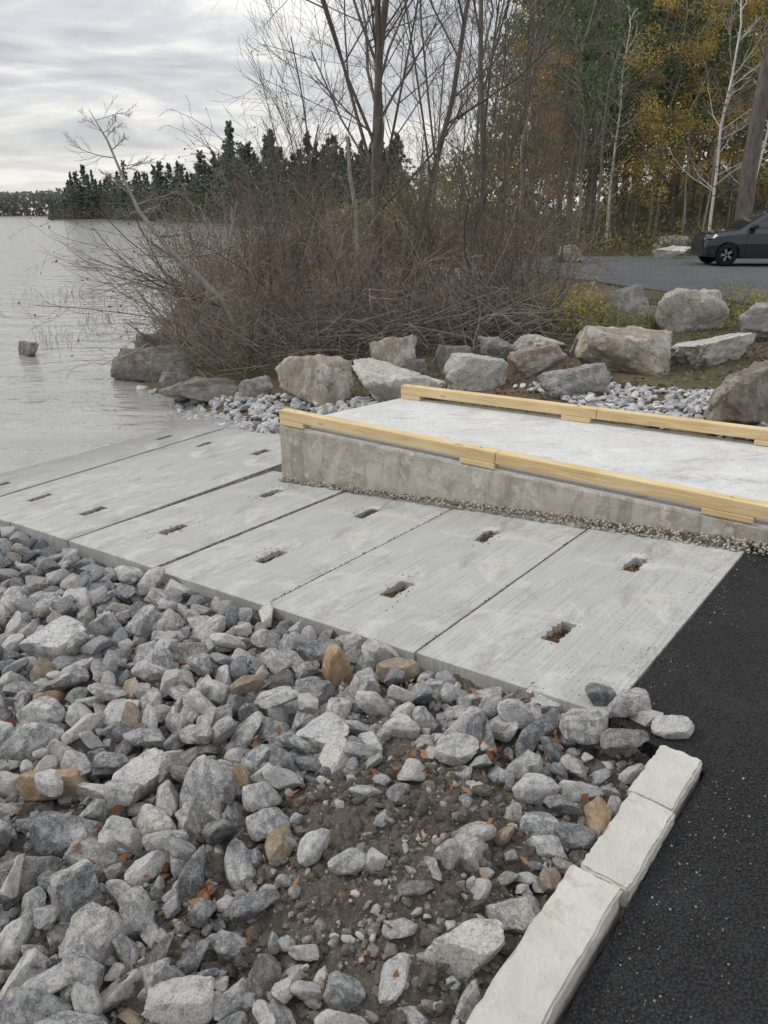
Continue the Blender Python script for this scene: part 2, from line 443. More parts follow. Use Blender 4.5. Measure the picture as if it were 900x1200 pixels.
# ------------------------------------------------ raised pad
NL = Vector((-.95, 6.76, .23)); FLc = Vector((.22, 7.80, .25)); NR = Vector((2.22, 4.64, .13)); FR = Vector((3.16, 6.09, .235))
def ext(a, b, k): return a+(b-a)*k
NR2 = ext(NL, NR, 1.6); FR2 = ext(FLc, FR, 1.6); NR2.z = NR.z-.02; FR2.z = .24
pad = empty('raised_landing_pad', (NL.x, NL.y, -.4))
tag(pad, 'raised concrete landing pad with pale deck and stained side wall above the ramp', 'landing pad')
org = Vector(pad.location)
def quadblock(name, mat, c, ztop_off, zbot, inset=0):
    m = MB(); n = 12
    for k in range(2):
        for j in (0, 1):
            for i in range(n+1):
                q = i/n; a = ext(c[0], c[1], q); b = ext(c[2], c[3], q); p = ext(a, b, j)
                z = p.z+ztop_off if k == 0 else zbot
                m.v.append((p.x-org.x, p.y-org.y, z-org.z))
    N = n+1
    for i in range(n):
        m.face((i, i+1, N+i+1, N+i)); m.face((i, i+1, 2*N+i+1, 2*N+i)); m.face((N+i, N+i+1, 3*N+i+1, 3*N+i)); m.face((2*N+i, 2*N+i+1, 3*N+i+1, 3*N+i))
    m.face((0, N, 3*N, 2*N)); m.face((n, N+n, 3*N+n, 2*N+n))
    o = m.build(name, mat, pad); recalc(o.data); return o
def shift(p, q, d):
    v = (q-p); v.z = 0; return p+v.normalized()*d
wl = quadblock('wall', WALLM, (NL, NR2, FLc, FR2), -.012, -.75)
bv = wl.modifiers.new('b', 'BEVEL'); bv.width = .012; bv.segments = 2; bv.limit_method = 'ANGLE'; bv.angle_limit = R(50)
i_ = .02
c2 = [shift(shift(NL, NR, i_), FLc, i_), shift(NR2, FR2, i_), shift(shift(FLc, FR, i_), NL, i_), shift(FR2, NR2, i_)]
quadblock('deck', DECK, (c2[0], c2[1], c2[2], c2[3]), 0, .0)
GALV = simple('galvanised', (.5, .5, .5), .5, .5, .6)
def timber(label, a, b, joints, blocks, inward):
    d = (b-a); L = d.length; X = d.normalized(); Yv = Vector((0, 0, 1)).cross(X).normalized(); Z = X.cross(Yv)
    root = empty('timber_kerb', (0, 0, 0)); M = Matrix.Identity(4)
    for i, q in enumerate((X, Yv, Z)):
        for j in range(3): M[j][i] = q[j]
    a2 = a+Yv*inward; M[0][3], M[1][3], M[2][3] = a2
    root.matrix_world = M
    prev = 0.0
    for k, j in enumerate(joints+[L]):
        m = MB(); m.box(prev+.002, j-.002, -.05, .05, .043, .133)
        o = m.build('beam', WOOD, root); bb = o.modifiers.new('b', 'BEVEL'); bb.width = .006; bb.segments = 2
        prev = j
    for q in blocks:
        m = MB(); m.box(q[0], q[1], -.055, .047, .0, .042)
        o = m.build('spacer_block', WOOD, root); bb = o.modifiers.new('b', 'BEVEL'); bb.width = .004
    m = MB()
    for q in blocks:
        c = (q[0]+q[1])/2
        m.tube([Vector((c, 0, .132)), Vector((c, 0, .138))], [.012, .012], 8)
        b0 = len(m.v); m.face(tuple(range(b0-8, b0)))
    m.build('bolt_head', GALV, root)
    tag(root, label, 'timber kerb')
timber('long yellow timber kerb along the near edge of the raised pad', NL, NR2, [1.55+.6, 4.9], [(.01, .28), (1.85, 2.15), (3.66, 3.98), (5.3, 5.6)], .055)
timber('long yellow timber kerb along the far edge of the raised pad', FLc, FR2, [2.0], [(.01, .22), (1.68, 1.95), (3.3, 3.6), (4.8, 5.1)], -.055)

# ------------------------------------------------ rocks
def ico(sub):
    bm = bmesh.new(); bmesh.ops.create_icosphere(bm, subdivisions=sub, radius=1)
    V = np.array([v.co[:] for v in bm.verts]); Fc = [tuple(v.index for v in f.verts) for f in bm.faces]; bm.free(); return V, Fc
ICO = {k: ico(k) for k in (1, 2, 3, 4, 5)}
def rock_verts(seed, sub, planes=11, sharp=16, amp=.05, flat=.65, lo=.5):
    V, Fc = ICO[sub]; r = np.random.default_rng(seed)
    n = []
    while len(n) < planes:
        q = r.normal(size=3); q /= np.linalg.norm(q)
        if all(q@k < .8 for k in n): n.append(q)
    n = np.vstack([n, [[0, 0, 1], [0, 0, -1]]]); d = r.uniform(lo, .95, len(n)); d[-2:] = r.uniform(.5, .75, 2)
    q = np.maximum(0, V@n.T)/d
    rad = 1/np.maximum(1e-3, (q**sharp).sum(1))**(1/sharp); rad = np.minimum(rad, 1.45)
    P = V*rad[:, None]
    if amp:
        off = Vector((seed*3.1, seed*1.7, 0))
        for i in range(len(P)):
            p = Vector(P[i]); k = amp*(noise.noise(p*1.8+off)*1.2+.6*noise.noise(p*5+off)+.35*noise.noise(p*13+off)); P[i] *= (1+k)
    P *= np.array([1.0, r.uniform(.55, .88), flat*r.uniform(.75, 1.2)])
    m = np.abs(P[:, :2]).max(); P /= m
    return P, Fc
def rock_mesh(name, seed, sub, mat, ang=26, **kw):
    P, Fc = rock_verts(seed, sub, **kw); me = bpy.data.meshes.new(name); me.from_pydata(P.tolist(), [], Fc)
    me.materials.append(mat); me.polygons.foreach_set('use_smooth', [True]*len(Fc)); me.set_sharp_from_angle(angle=R(ang)); return me
VAR = {c: [rock_mesh('riprap_stone', 100*i+7*k, 4, ROCKM[c], planes=5+k % 5, sharp=90, amp=.06, flat=.8, lo=.42) for k in range(n)] for i, (c, n) in enumerate((('grey', 12), ('pale', 9), ('dark', 8), ('tan', 4)))}
SPEC = [
 (130, 204, 868, 958, 'pale', 'largest pale granite stone, tilted up in the left of the loose bank', .7),
 (498, 604, 1062, 1146, 'pale', 'large pale angular stone at the bottom centre beside the kerb block', .2),
 (188, 252, 735, 800, 'dark', 'large dark brownish grey stone in the upper left of the bank', .2),
 (25, 106, 905, 945, 'tan', 'flat orange tan stone near the left edge of the photo', .1),
 (342, 416, 840, 900, 'pale', 'broad pale stone in the middle of the bank above the soil', .3),
 (0, 82, 828, 902, 'grey', 'pinkish grey slab stone cut by the left edge of the photo', .1),
 (440, 492, 768, 812, 'tan', 'rusty brown stone touching the concrete ramp edge', .2),
 (74, 150, 1065, 1155, 'grey', 'large upright grey stone in the bottom left of the bank', .5),
 (340, 400, 735, 795, 'dark', 'dark speckled stone against the ramp edge left of the rusty stone', .2),
 (508, 560, 862, 910, 'grey', 'rounded grey stone on top edge of the soil patch', .2),
 (22, 110, 742, 780, 'pale', 'long flat pale stone in the upper left of the bank', .0),
 (438, 476, 1115, 1190, 'pale', 'upright pale stone at the bottom centre of the photo', .8),
 (650, 706, 898, 948, 'pale', 'blocky pale stone next to the middle kerb block', .4),
 (700, 756, 868, 916, 'dark', 'dark blocky stone leaning on the far kerb block', .3),
 (760, 808, 852, 888, 'pale', 'small white stone at the tip of the kerb by the asphalt', .2),
 (680, 726, 814, 850, 'dark', 'dark angular stone by the near corner of the ramp', .3),
 (706, 760, 822, 868, 'grey', 'grey stone between the ramp corner and the kerb tip', .3),
 (735, 776, 846, 882, 'pale', 'squat pale stone just left of the white stone at the kerb tip', .2),
 (448, 490, 1062, 1100, 'grey', 'small grey stone half buried in the soil above the upright pale stone', .2),
 (5, 40, 1060, 1130, 'pale', 'white speckled stone at the lower left corner of the bank', .3),
 (30, 120, 940, 1010, 'dark', 'wide dark slate stone below the orange tan stone', .2),
 (590, 650, 880, 922, 'grey', 'wide grey stone at the top right of the soil patch', .2),
 (560, 610, 842, 880, 'pale', 'pale stone between the soil patch and the ramp edge', .2),
 (655, 712, 845, 890, 'grey', 'grey block right of the dry leaves near the ramp corner', .3),
 (610, 668, 805, 838, 'pale', 'pale brownish stone lying against the ramp edge near its corner', .2),
 (345, 392, 968, 1025, 'pale', 'pale stone standing at the left side of the soil patch', .5),
 (385, 432, 1000, 1040, 'grey', 'grey stone sunk in the soil right of the standing pale stone', .2),
 (640, 696, 948, 1005, 'dark', 'brownish dark stone between the soil patch and the middle kerb block', .3),
 (622, 662, 1012, 1062, 'tan', 'brown stone wedged against the long kerb block', .3),
 (600, 652, 912, 952, 'pale', 'speckled white stone at the right side of the soil patch', .2),
 (448, 492, 842, 874, 'pale', 'small pale stone above the soil patch beside dry leaves', .2),
 (270, 330, 1035, 1095, 'dark', 'dark stone at the lower left side of the soil patch', .3),
 (466, 508, 1032, 1062, 'dark', 'small dark stone on the soil above the large pale angular stone', .2),
]
stones = []
rs = random.Random(11)
for (x0, x1, y0, y1, c, lab, tl) in SPEC:
    p = hit((x0+x1)/2, y1-(y1-y0)*.35, soil_h); d = proj(p)[2]
    stones.append([p.x, p.y, (x1-x0)/2*d/900*1.05 if (x1-x0) > (y1-y0)*.7 else (y1-y0)/2*d/900*.9, c, lab, tl, (y1-y0)/(x1-x0)])
def inpoly(x, y, poly):
    c = False; j = len(poly)-1
    for i in range(len(poly)):
        xi, yi = poly[i]; xj, yj = poly[j]
        if (yi > y) != (yj > y) and x < (xj-xi)*(y-yi)/(yj-yi)+xi: c = not c
        j = i
    return c
DIRT = [(400, 890), (480, 862), (575, 900), (640, 950), (650, 985), (600, 1070), (540, 1240), (340, 1240), (255, 1110), (290, 1000), (340, 930)]
DW = []
for q in DIRT: p = hit(q[0], q[1], soil_h); DW.append((p.x, p.y))
def indirt(x, y): return inpoly(x+.13*noise.noise(Vector((x*4.5, y*4.5, 1))), y+.13*noise.noise(Vector((x*4.5, y*4.5, 7))), DW)
DC = (sum(p[0] for p in DW)/len(DW), sum(p[1] for p in DW)/len(DW))
def dirtcore(x, y): return inpoly(DC[0]+(x-DC[0])*1.45, DC[1]+(y-DC[1])*1.35, DW)
cell = {}
def put(st):
    cell.setdefault((int(st[0]/.4), int(st[1]/.4)), []).append(st)
for st in stones: put(st)
def free(x, y, r, f):
    a, b = int(x/.4), int(y/.4)
    for i in range(a-1, a+2):
        for j in range(b-1, b+2):
            for q in cell.get((i, j), ()):
                if (q[0]-x)**2+(q[1]-y)**2 < (f*(q[2]+r))**2: return False
    return True
def pick(): return rs.choices(['grey', 'pale', 'dark', 'tan'], [.49, .27, .21, .03])[0]
for (rlo, rhi, tries, f) in ((.105, .135, 160, .8), (.07, .105, 10000, .68), (.042, .066, 14000, .68), (.028, .042, 9000, .76)):
    for _ in range(tries):
        s = rs.uniform(-.22, 6.9); t = rs.uniform(-3.1, -.21)
        x, y = XY(s, t); r = rs.uniform(rlo, rhi)*(.85 if s < 1.0 else 1)
        if t > -.15-r*.55: continue
        if s < 0 and (t < -.27 and s < -.24+r*.6): continue
        if indirt(x, y):
            if r > .07: continue
            if rs.random() > (.02 if dirtcore(x, y) else .13): continue
        if x*x+y*y < .8: continue
        if free(x, y, r, f):
            st = [x, y, r, pick(), None, rs.random()*.5, None]; stones.append(st); put(st)
for _ in range(320):
    s = rs.uniform(.1, 5.5); t = rs.uniform(-2.8, -.35); x, y = XY(s, t)
    if indirt(x, y): continue
    stones.append([x, y, rs.uniform(.04, .085), pick(), None, rs.random(), 'top'])
lst = []
for st in stones:
    x, y, r = st[:3]; s, t = ST(x, y); z = soilz(s, t)+r*.28+(.06+r*.3 if st[6] == 'top' else rs.uniform(-.01, .035))
    if s < .3 and st[4] and t > -.6: z = max(z, r*.35-.01)
    if indirt(x, y) and not st[4]: z -= r*.12
    px, py, d = proj((x, y, z)); vis = -30 < px < 930 and 560 < py < 1260
    lst.append((r/d if vis else 0, st, z, px, py))
lst.sort(key=lambda a: (a[1][4] is None, -a[0]))
CN = {'grey': 'mid-grey granite', 'pale': 'pale whitish', 'dark': 'dark grey', 'tan': 'tan brown'}
def zone(px, py, x, y):
    s, t = ST(x, y)
    if indirt(x, y): return 'resting on the bare brown soil'
    if t > -.45: return 'along the edge of the concrete ramp'
    if s < .1 : return 'beside the row of pale kerb blocks'
    if px < 230: return 'in the left side of the loose bank, '+('upper part' if py < 800 else 'middle part' if py < 980 else 'bottom part')
    return 'in the middle of the loose bank, '+('upper part' if py < 860 else 'lower part')
rest = []; cnt = 0
for vis, st, z, px, py in lst:
    x, y, r, c, lab, tl, asp = st
    if vis > 0 and (cnt < 298 or lab):
        cnt += 1
        me = rs.choice(VAR[c]); o = link('riprap_stone', me)
        o.location = (x, y, z)
        if lab:
            rz = rs.uniform(-.35, .35); o.rotation_euler = (rs.uniform(-.2, .2), 0 if asp < .9 else -.6*tl, rz)
            if asp > 1.1: o.rotation_euler = (rs.uniform(-.1, .3), -.2, R(60)+rz)
            o.scale = (r, r*.95, r*1.05); tag(o, lab, 'stone')
        else:
            o.rotation_euler = (rs.gauss(0, .55), rs.gauss(0, .55), rs.uniform(0, 6.3)); k = rs.uniform(.75, 1.15)
            o.scale = (r*1.3, r*k*1.05, r*rs.uniform(.85, 1.3))
            size = 'large' if r > .1 else 'fist-sized' if r > .062 else 'small'
            l = '%s %s stone %s' % (size, CN[c], zone(px, py, x, y)); tag(o, l, 'stone', l+' (alike)')
    else: rest.append((st, z))
SV = [rock_verts(900+i, 2, planes=8, sharp=40, amp=0) for i in range(8)]
SV3 = [rock_verts(950+i, 3, planes=7, sharp=60, amp=.05) for i in range(8)]
def add_stone(m, lib, x, y, z, r, rnd, mi=0):
    P, Fc = rnd.choice(lib); M = np.array(Euler((rnd.gauss(0, .5), rnd.gauss(0, .5), rnd.uniform(0, 6.3))).to_matrix())
    q = (P*r)@M.T+np.array([x, y, z]); b = len(m.v); m.v.extend(map(tuple, q.tolist()))
    for f in Fc: m.face((f[0]+b, f[1]+b, f[2]+b), mi)
def small_rock_mat(name, stops, sp=.35, sc=40):
    n = NT(name); co = n.coord(); c = n.ramp(n.rnd(), stops); q = n.noise(co, sc, 4, .75)
    c = n.mix(n.ramp(q, [(.36, sp), (.5, 0)]), c, (.12, .12, .12))
    c = n.mix(n.ramp(q, [(.54, 0), (.64, sp)]), c, (.6, .6, .59))
    return n.out(c, .92, n.bump(q, .6, .006), .2)
FILL = small_rock_mat('gap_shaded_filler', [(0, (.11, .115, .125)), (.3, (.19, .195, .205)), (.6, (.27, .27, .275)), (.85, (.38, .375, .365)), (1, (.2, .175, .15))], .45, 90)  # stone greys darkened, putting shade of the gaps into the colour
SHST = small_rock_mat('shore_stones', [(0, (.26, .27, .29)), (.3, (.38, .39, .41)), (.6, (.48, .48, .49)), (.85, (.58, .57, .56)), (1, (.34, .31, .28))])
m = MB()
for st, z in rest: add_stone(m, SV3, st[0], st[1], z, st[2]*1.12, rs, 0)
for _ in range(6500):
    s = rs.uniform(-.2, 6.9); t = rs.uniform(-3.1, -.2); x, y = XY(s, t)
    if indirt(x, y) and rs.random() > (.04 if dirtcore(x, y) else .22): continue
    if s < 0 and t < -.27 and s < -.22: continue
    r = rs.uniform(.014, .04); add_stone(m, SV, x, y, soilz(s, t)+r*.4, r, rs, 0)
stuff(m.build('small_riprap', FILL), 'small broken stones filling gaps between the larger stones of the bank', 'gravel')
GR1 = [(ICO[1][0]*np.array([1, .8, .6]), ICO[1][1])]
m = MB()
for _ in range(4200):
    s = rs.gauss(.4, .55); t = rs.gauss(-1.35, .55)
    if s < -.24 or t > -.3 or t < -2.9: continue
    if noise.noise(Vector((s*4, t*4, 9))) < rs.uniform(-.4, .3): continue
    r = rs.choice([.006, .008, .01, .013, .018, .026, .034])*rs.uniform(.8, 1.2)
    x, y, z = soilf(s, t); add_stone(m, SV, x, y, z+r*.05, r, rs)
stuff(m.build('soil_clods', SOIL), 'crumbly grey brown clods lying on the soil mound', 'soil')
m = MB()
for _ in range(7000):
    s = rs.gauss(.35, .6); t = rs.gauss(-1.35, .6)
    if s < -.24 or t > -.3 or t < -2.9: continue
    if noise.noise(Vector((s*3.5, t*3.5, 4))) < rs.uniform(-.5, .25): continue
    r = rs.choice([.0025, .003, .004, .004, .005, .006, .008, .011, .016, .022]) * rs.uniform(.8, 1.3)
    x, y, z = soilf(s, t); add_stone(m, GR1 if r < .01 else SV, x, y, z+r*.15, r, rs)
GRIT = small_rock_mat('grit', [(0, (.1, .088, .075)), (.5, (.18, .158, .138)), (.85, (.28, .265, .24)), (1, (.42, .41, .38))], .25)
stuff(m.build('soil_grit', GRIT), 'fine grit and pebbles scattered over the brown soil', 'grit')
m = MB()
for _ in range(2600):
    q = rs.random(); p = ext(NL, NR2, q*.98+.002); n_ = Vector((-(NR2-NL).y, (NR2-NL).x, 0)).normalized()
    if n_.y > 0: n_ = -n_
    w_ = .05+.13*q; p = p+n_*rs.random()**1.4*w_; s, t = ST(p.x, p.y); r = rs.uniform(.006, .015)
    zz = (-K*s if s > 0 else 0)+.004+(1-min(1, abs((p-ext(NL, NR2, q)).dot(n_))/w_))*.04*(.3+q)
    add_stone(m, [(ICO[1][0]*np.array([1, .8, .7]), ICO[1][1])], p.x, p.y, zz+r*.3, r, rs)
PEB = small_rock_mat('pebbles', [(0, (.13, .105, .08)), (.5, (.27, .235, .19)), (1, (.5, .46, .4))], .2)
stuff(m.build('pebble_strip', PEB), 'loose brown pebbles along the foot of the pad wall', 'gravel')
m = MB()
def grit(s, t, r, up=.0):
    x, y = XY(s, t); add_stone(m, GR1, x, y, (-K*s if s > 0 else 0)+up+r*.2, r, rs)
for sj in S[1:4]:
    for _ in range(520):
        t = rs.uniform(-.13, 2.0); grit(sj+rs.gauss(0, .005), t, rs.uniform(.003, .007), -.018 if rs.random() < .8 else -.006)
for (a, b) in S2[:4]:
    for _ in range(420):
        q = rs.random(); grit(a+(b-a)*q+rs.gauss(0, .005), TA+.02+q*3.3, rs.uniform(.004, .008), -.018)
for i in range(4):
    for q in (.43, 1.48):
        for _ in range(55): grit((S[i]+S[i+1])/2+rs.gauss(0, .055), q+rs.gauss(0, .12), rs.uniform(.002, .006), -.002)
for _ in range(260): grit(rs.uniform(.02, .5)**1.5, rs.uniform(-.12, 2.0), rs.uniform(.002, .004))
stuff(m.build('joint_grit', small_rock_mat('brown_grit', [(0, (.05, .04, .03)), (.6, (.12, .09, .065)), (1, (.28, .24, .2))], .1)), 'brown grit packed in the joints and slots of the ramp', 'grit')
m = MB()
def scatter(poly, n, r0, r1, fn=H):
    W_ = [tuple(hit(px, py, fn)[:2]) for px, py in poly]; xsn = [p[0] for p in W_]; ysn = [p[1] for p in W_]
    for _ in range(n):
        x = rs.uniform(min(xsn), max(xsn)); y = rs.uniform(min(ysn), max(ysn))
        if not inpoly(x, y, W_): continue
        r = rs.uniform(r0, r1); add_stone(m, SV3, x, y, max(fn(x, y), WATER-.05)+r*.35, r, rs, 0)
scatter([(195, 502), (205, 470), (330, 465), (440, 470), (470, 480), (335, 512), (260, 506)], 1500, .035, .085)
scatter([(600, 455), (700, 452), (835, 462), (900, 500), (900, 520), (760, 500)], 1100, .03, .07)
scatter([(100, 448), (200, 460), (200, 475), (120, 455)], 60, .05, .1)
stuff(m.build('shore_riprap', SHST), 'pale broken stones along the water edge and behind the raised pad', 'gravel')
BL = [
 (323, 432, 423, 480, 'tan', 'big square grey and tan boulder left of the pad'),
 (437, 492, 402, 450, 'tan', 'pointed tan boulder behind the pad corner'),
 (500, 550, 407, 440, 'dark', 'dark rounded boulder at the foot of the thicket'),
 (412, 512, 436, 480, 'light', 'long pale boulder right behind the far corner of the pad'),
 (527, 602, 419, 460, 'light', 'rounded light boulder behind the far timber kerb'),
 (585, 662, 416, 447, 'tan', 'low flat tan boulder in the middle of the boulder row'),
 (640, 716, 435, 470, 'grey', 'grey wedge-shaped boulder beside the small white stones'),
 (686, 792, 386, 441, 'tan', 'large tan boulder right of centre in the boulder row'),
 (798, 892, 396, 430, 'light', 'wide light grey boulder on the mulch'),
 (778, 850, 347, 393, 'light', 'pale boulder with orange stain near the parking lot edge'),
 (818, 930, 439, 506, 'brown', 'brownish grey boulder cut by the right edge beside the pad'),
 (870, 940, 358, 402, 'grey', 'grey boulder at the right edge below the parking lot'),
 (700, 760, 343, 384, 'grey', 'grey boulder behind the yellow-green plants'),
 (108, 228, 412, 452, 'dark', 'large low ledge rock standing at the water edge'),
 (150, 215, 398, 432, 'dark', 'dark rock behind the low ledge rock at the water edge'),
 (193, 282, 450, 476, 'dark', 'flat grey rock lying at the waterline'),
 (188, 224, 438, 458, 'grey', 'small rounded rock between the ledge rock and the flat rock'),
 (16, 49, 404, 421, 'dark', 'lone dark rock poking out of the lake'),
 (652, 688, 292, 311, 'tan', 'boulder at the far left end of the parking lot'),
 (757, 806, 279, 300, 'tan', 'tan boulder at the back of the parking lot'),
 (760, 808, 294, 306, 'light', 'low pale slab in front of the boulder behind the lot'),
 (488, 572, 318, 352, 'light', 'pale boulder seen through the thicket'),
 (663, 706, 392, 424, 'tan', 'brownish boulder at the left shoulder of the large tan boulder'),
 (560, 606, 402, 426, 'grey', 'grey boulder at the thicket foot behind the low flat tan boulder'),
 (600, 660, 398, 422, 'light', 'pale low boulder at the right foot of the thicket'),
 (280, 326, 448, 470, 'grey', 'small grey boulder left of the big square boulder'),
 (470, 512, 424, 446, 'grey', 'small grey boulder between the pointed boulder and the rounded light boulder'),
 (740, 784, 366, 388, 'grey', 'low grey boulder left of the orange-stained pale boulder'),
]
def gw(x, y): return max(H(x, y), WATER)
def glot(x, y):
    z = gw(x, y)
    return max(z, LOTZ) if (lotsd(x, y) > 0 and y > 13 and y < LOTY) else z
for i, (x0, x1, y0, y1, c, lab) in enumerate(BL):
    p = hit((x0+x1)/2, y1-3, glot); d = proj(p)[2]
    hw = (x1-x0)/2*d/900; hh = (y1-y0)*d/900*.86
    me = rock_mesh('boulder', 517+i*13, 5, BM[c], ang=30, planes=6+i % 4, sharp=45, amp=.14, flat=.9, lo=.42)
    zz = [v.co.z for v in me.vertices]; zr = max(zz)-min(zz)
    o = link('boulder', me); sz = hh*1.4/zr; o.scale = (hw*1.18, hw*.8 if hw > hh*.7 else hw, sz)
    o.location = (p.x, p.y+hw*.4, glot(p.x, p.y)+hh*.47)
    o.rotation_euler = (rs.uniform(-.15, .15), rs.uniform(-.25, .25), rs.uniform(-.6, .6)); tag(o, lab, 'boulder')

def kerb(t0, t1, label, dz, ds, seed):
    bm = bmesh.new(); bmesh.ops.create_cube(bm, size=1)
    L = t1-t0-.008
    bmesh.ops.scale(bm, vec=(L, .165, .16), verts=bm.verts)
    bmesh.ops.bevel(bm, geom=bm.edges[:], offset=.008, segments=2, affect='EDGES')
    bmesh.ops.subdivide_edges(bm, edges=[e for e in bm.edges if e.calc_length() > .05], cuts=24, use_grid_fill=True)
    for v in bm.verts:
        p = v.co+Vector((seed*5, 0, 0)); k = .004 if (abs(v.co.x) > L/2-.03 or abs(v.co.y) > .065) else .0015
        v.co += Vector((noise.noise(p*16), noise.noise(p*16+Vector((9, 0, 0))), noise.noise(p*16+Vector((0, 9, 0)))))*k
        v.co += Vector((noise.noise(p*60), noise.noise(p*60+Vector((9, 0, 0))), noise.noise(p*60+Vector((0, 9, 0)))))*k*1.1
    me = bpy.data.meshes.new('kerb_block'); bm.to_mesh(me); bm.free(); me.materials.append(KERB)
    me.polygons.foreach_set('use_smooth', [True]*len(me.polygons)); me.set_sharp_from_angle(angle=R(35))
    o = link('kerb_block', me); x, y = XY(-.345+ds, (t0+t1)/2); o.location = (x, y, -.03+dz); o.rotation_euler = (0, 0, math.atan2(W[1], W[0])+(seed-2)*.012)
    tag(o, label, 'kerb block')
kerb(-.60, -.25, 'short pale kerb block at the far tip of the row', -.010, .012, 1)
kerb(-1.04, -.60, 'middle pale kerb block with chipped edges', 0, 0, 2)
kerb(-1.85, -1.05, 'long pale kerb block at the bottom of the photo', .014, .012, 3)

m = MB()
for _ in range(1500):
    s = -.45-abs(rs.gauss(0, .22)); t = rs.uniform(-2.2, -.2) if rs.random() < .75 else rs.uniform(-.2, 2.0)
    if t > -.2: s = -.02-abs(rs.gauss(0, .1))
    x, y = XY(s, t); r = rs.uniform(.002, .005); add_stone(m, [(ICO[1][0], ICO[1][1])], x, y, r*.5, r, rs)
stuff(m.build('asphalt_crumbs', small_rock_mat('crumbs', [(0, (.03, .03, .03)), (.8, (.06, .06, .06)), (.95, (.2, .2, .19)), (1, (.4, .39, .36))], .1)), 'loose crumbs on the black asphalt along its edges', 'grit')
nr = np.random.default_rng(4)
m = MB(); P = []
for _ in range(220):
    s = rs.uniform(-.2, 4.0); t = rs.uniform(-2.3, -.25); x, y = XY(s, t)
    P.append((x, y, soilz(s, t)+rs.uniform(.02, .08)))
for (px, py, k) in ((350, 830, 16), (480, 820, 16), (620, 828, 20), (575, 890, 14), (235, 1080, 14), (120, 985, 12), (200, 790, 10), (490, 915, 12), (660, 880, 12), (310, 880, 12), (100, 1000, 8), (180, 1040, 8)):
    p = hit(px, py, soil_h)
    for _ in range(k): P.append((p.x+rs.gauss(0, .045), p.y+rs.gauss(0, .045), p.z+rs.uniform(.02, .09)))
m.leaves(np.array(P), .022, nr, 0, .35)
stuff(m.build('fallen_leaves', L_DRY), 'dry rust-coloured leaves caught between the stones', 'leaves')
m = MB(); P = []
while len(P) < 9000:
    x = rs.uniform(-1, 10); y = rs.uniform(7, 15); s, t = ST(x, y)
    if t < 4.0 or lotsd(x, y) > -.05: continue
    P.append((x, y, H(x, y)+rs.uniform(.0, .04)))
m.leaves(np.array(P), .032, nr, 0, .6)
stuff(m.build('bark_mulch', CHIP), 'reddish brown bark mulch between the boulders and the lot', 'mulch')

# ------------------------------------------------ vegetation
def rv(rg): return Vector((rg.gauss(0, 1), rg.gauss(0, 1), rg.gauss(0, 1)))
def growb(ms, p, d, L, r, lev, rg, cfg, tips=None):
    m = ms[min(lev, len(ms)-1)]; n = 5 if lev == 0 else 4 if lev == 1 else 3
    pts = [p.copy()]; dd = d.copy(); ds = [d.copy()]
    for i in range(n):
        dd = (dd+rv(rg)*cfg['wig']+Vector((0, 0, 1))*cfg['up']).normalized(); p = p+dd*(L/n); pts.append(p.copy()); ds.append(dd.copy())
    last = lev >= cfg['lev']
    rr = [max(cfg['rmin'], r*(1-(.8 if last else .5)*i/n)) for i in range(n+1)]
    m.tube(pts, rr, 6 if r > .05 else 4 if r > .012 else 3)
    if last:
        if tips is not None: tips.append(pts[-1]); tips.append(pts[n//2])
        return
    k = cfg['kids'][lev]
    for i in range(k):
        q = cfg['start']+(1-cfg['start'])*(i+rg.random())/k if k > 1 else .9
        j = min(n-1, int(q*n)); f = q*n-j; bp = pts[j].lerp(pts[j+1], f); bd = ds[j+1]
        side = bd.cross(rv(rg)).normalized(); a = rg.uniform(*cfg['ang'])
        nd = (bd*math.cos(a)+side*math.sin(a)).normalized()
        growb(ms, bp, nd, L*rg.uniform(*cfg['ratio'])*(1.15-.5*q), rr[j]*cfg['rr'], lev+1, rg, cfg, tips)
SHR = []
for k in range(8):
    rg = random.Random(40+k); m = MB(); tips = []
    for i in range(12):
        a = rg.uniform(0, 6.28); sp = rg.uniform(.05, .85); d = Vector((math.cos(a)*sp, math.sin(a)*sp, 1)).normalized()
        b = Vector((rg.gauss(0, .18), rg.gauss(0, .18), -.1))
        growb([m], b, d, rg.choice([rg.uniform(.9, 1.9), rg.uniform(1.6, 3.1)]), rg.uniform(.008, .017), 0, rg, dict(wig=.2, up=.03, lev=2, kids=[7, 5], start=.15, ang=(.35, 1.1), ratio=(.28, .55), rr=.48, rmin=.0022), tips)
    tp = [t for t in tips if rg.random() < .3]
    if tp: m.leaves(np.array([tuple(t) for t in tp]), .024, np.random.default_rng(k), 1)
    SHR.append(m.mesh('bare_shrub', [TWIG if k % 3 else TWIGL, L_OLV if k % 3 else L_DRY]))
rg = random.Random(77); spots = []
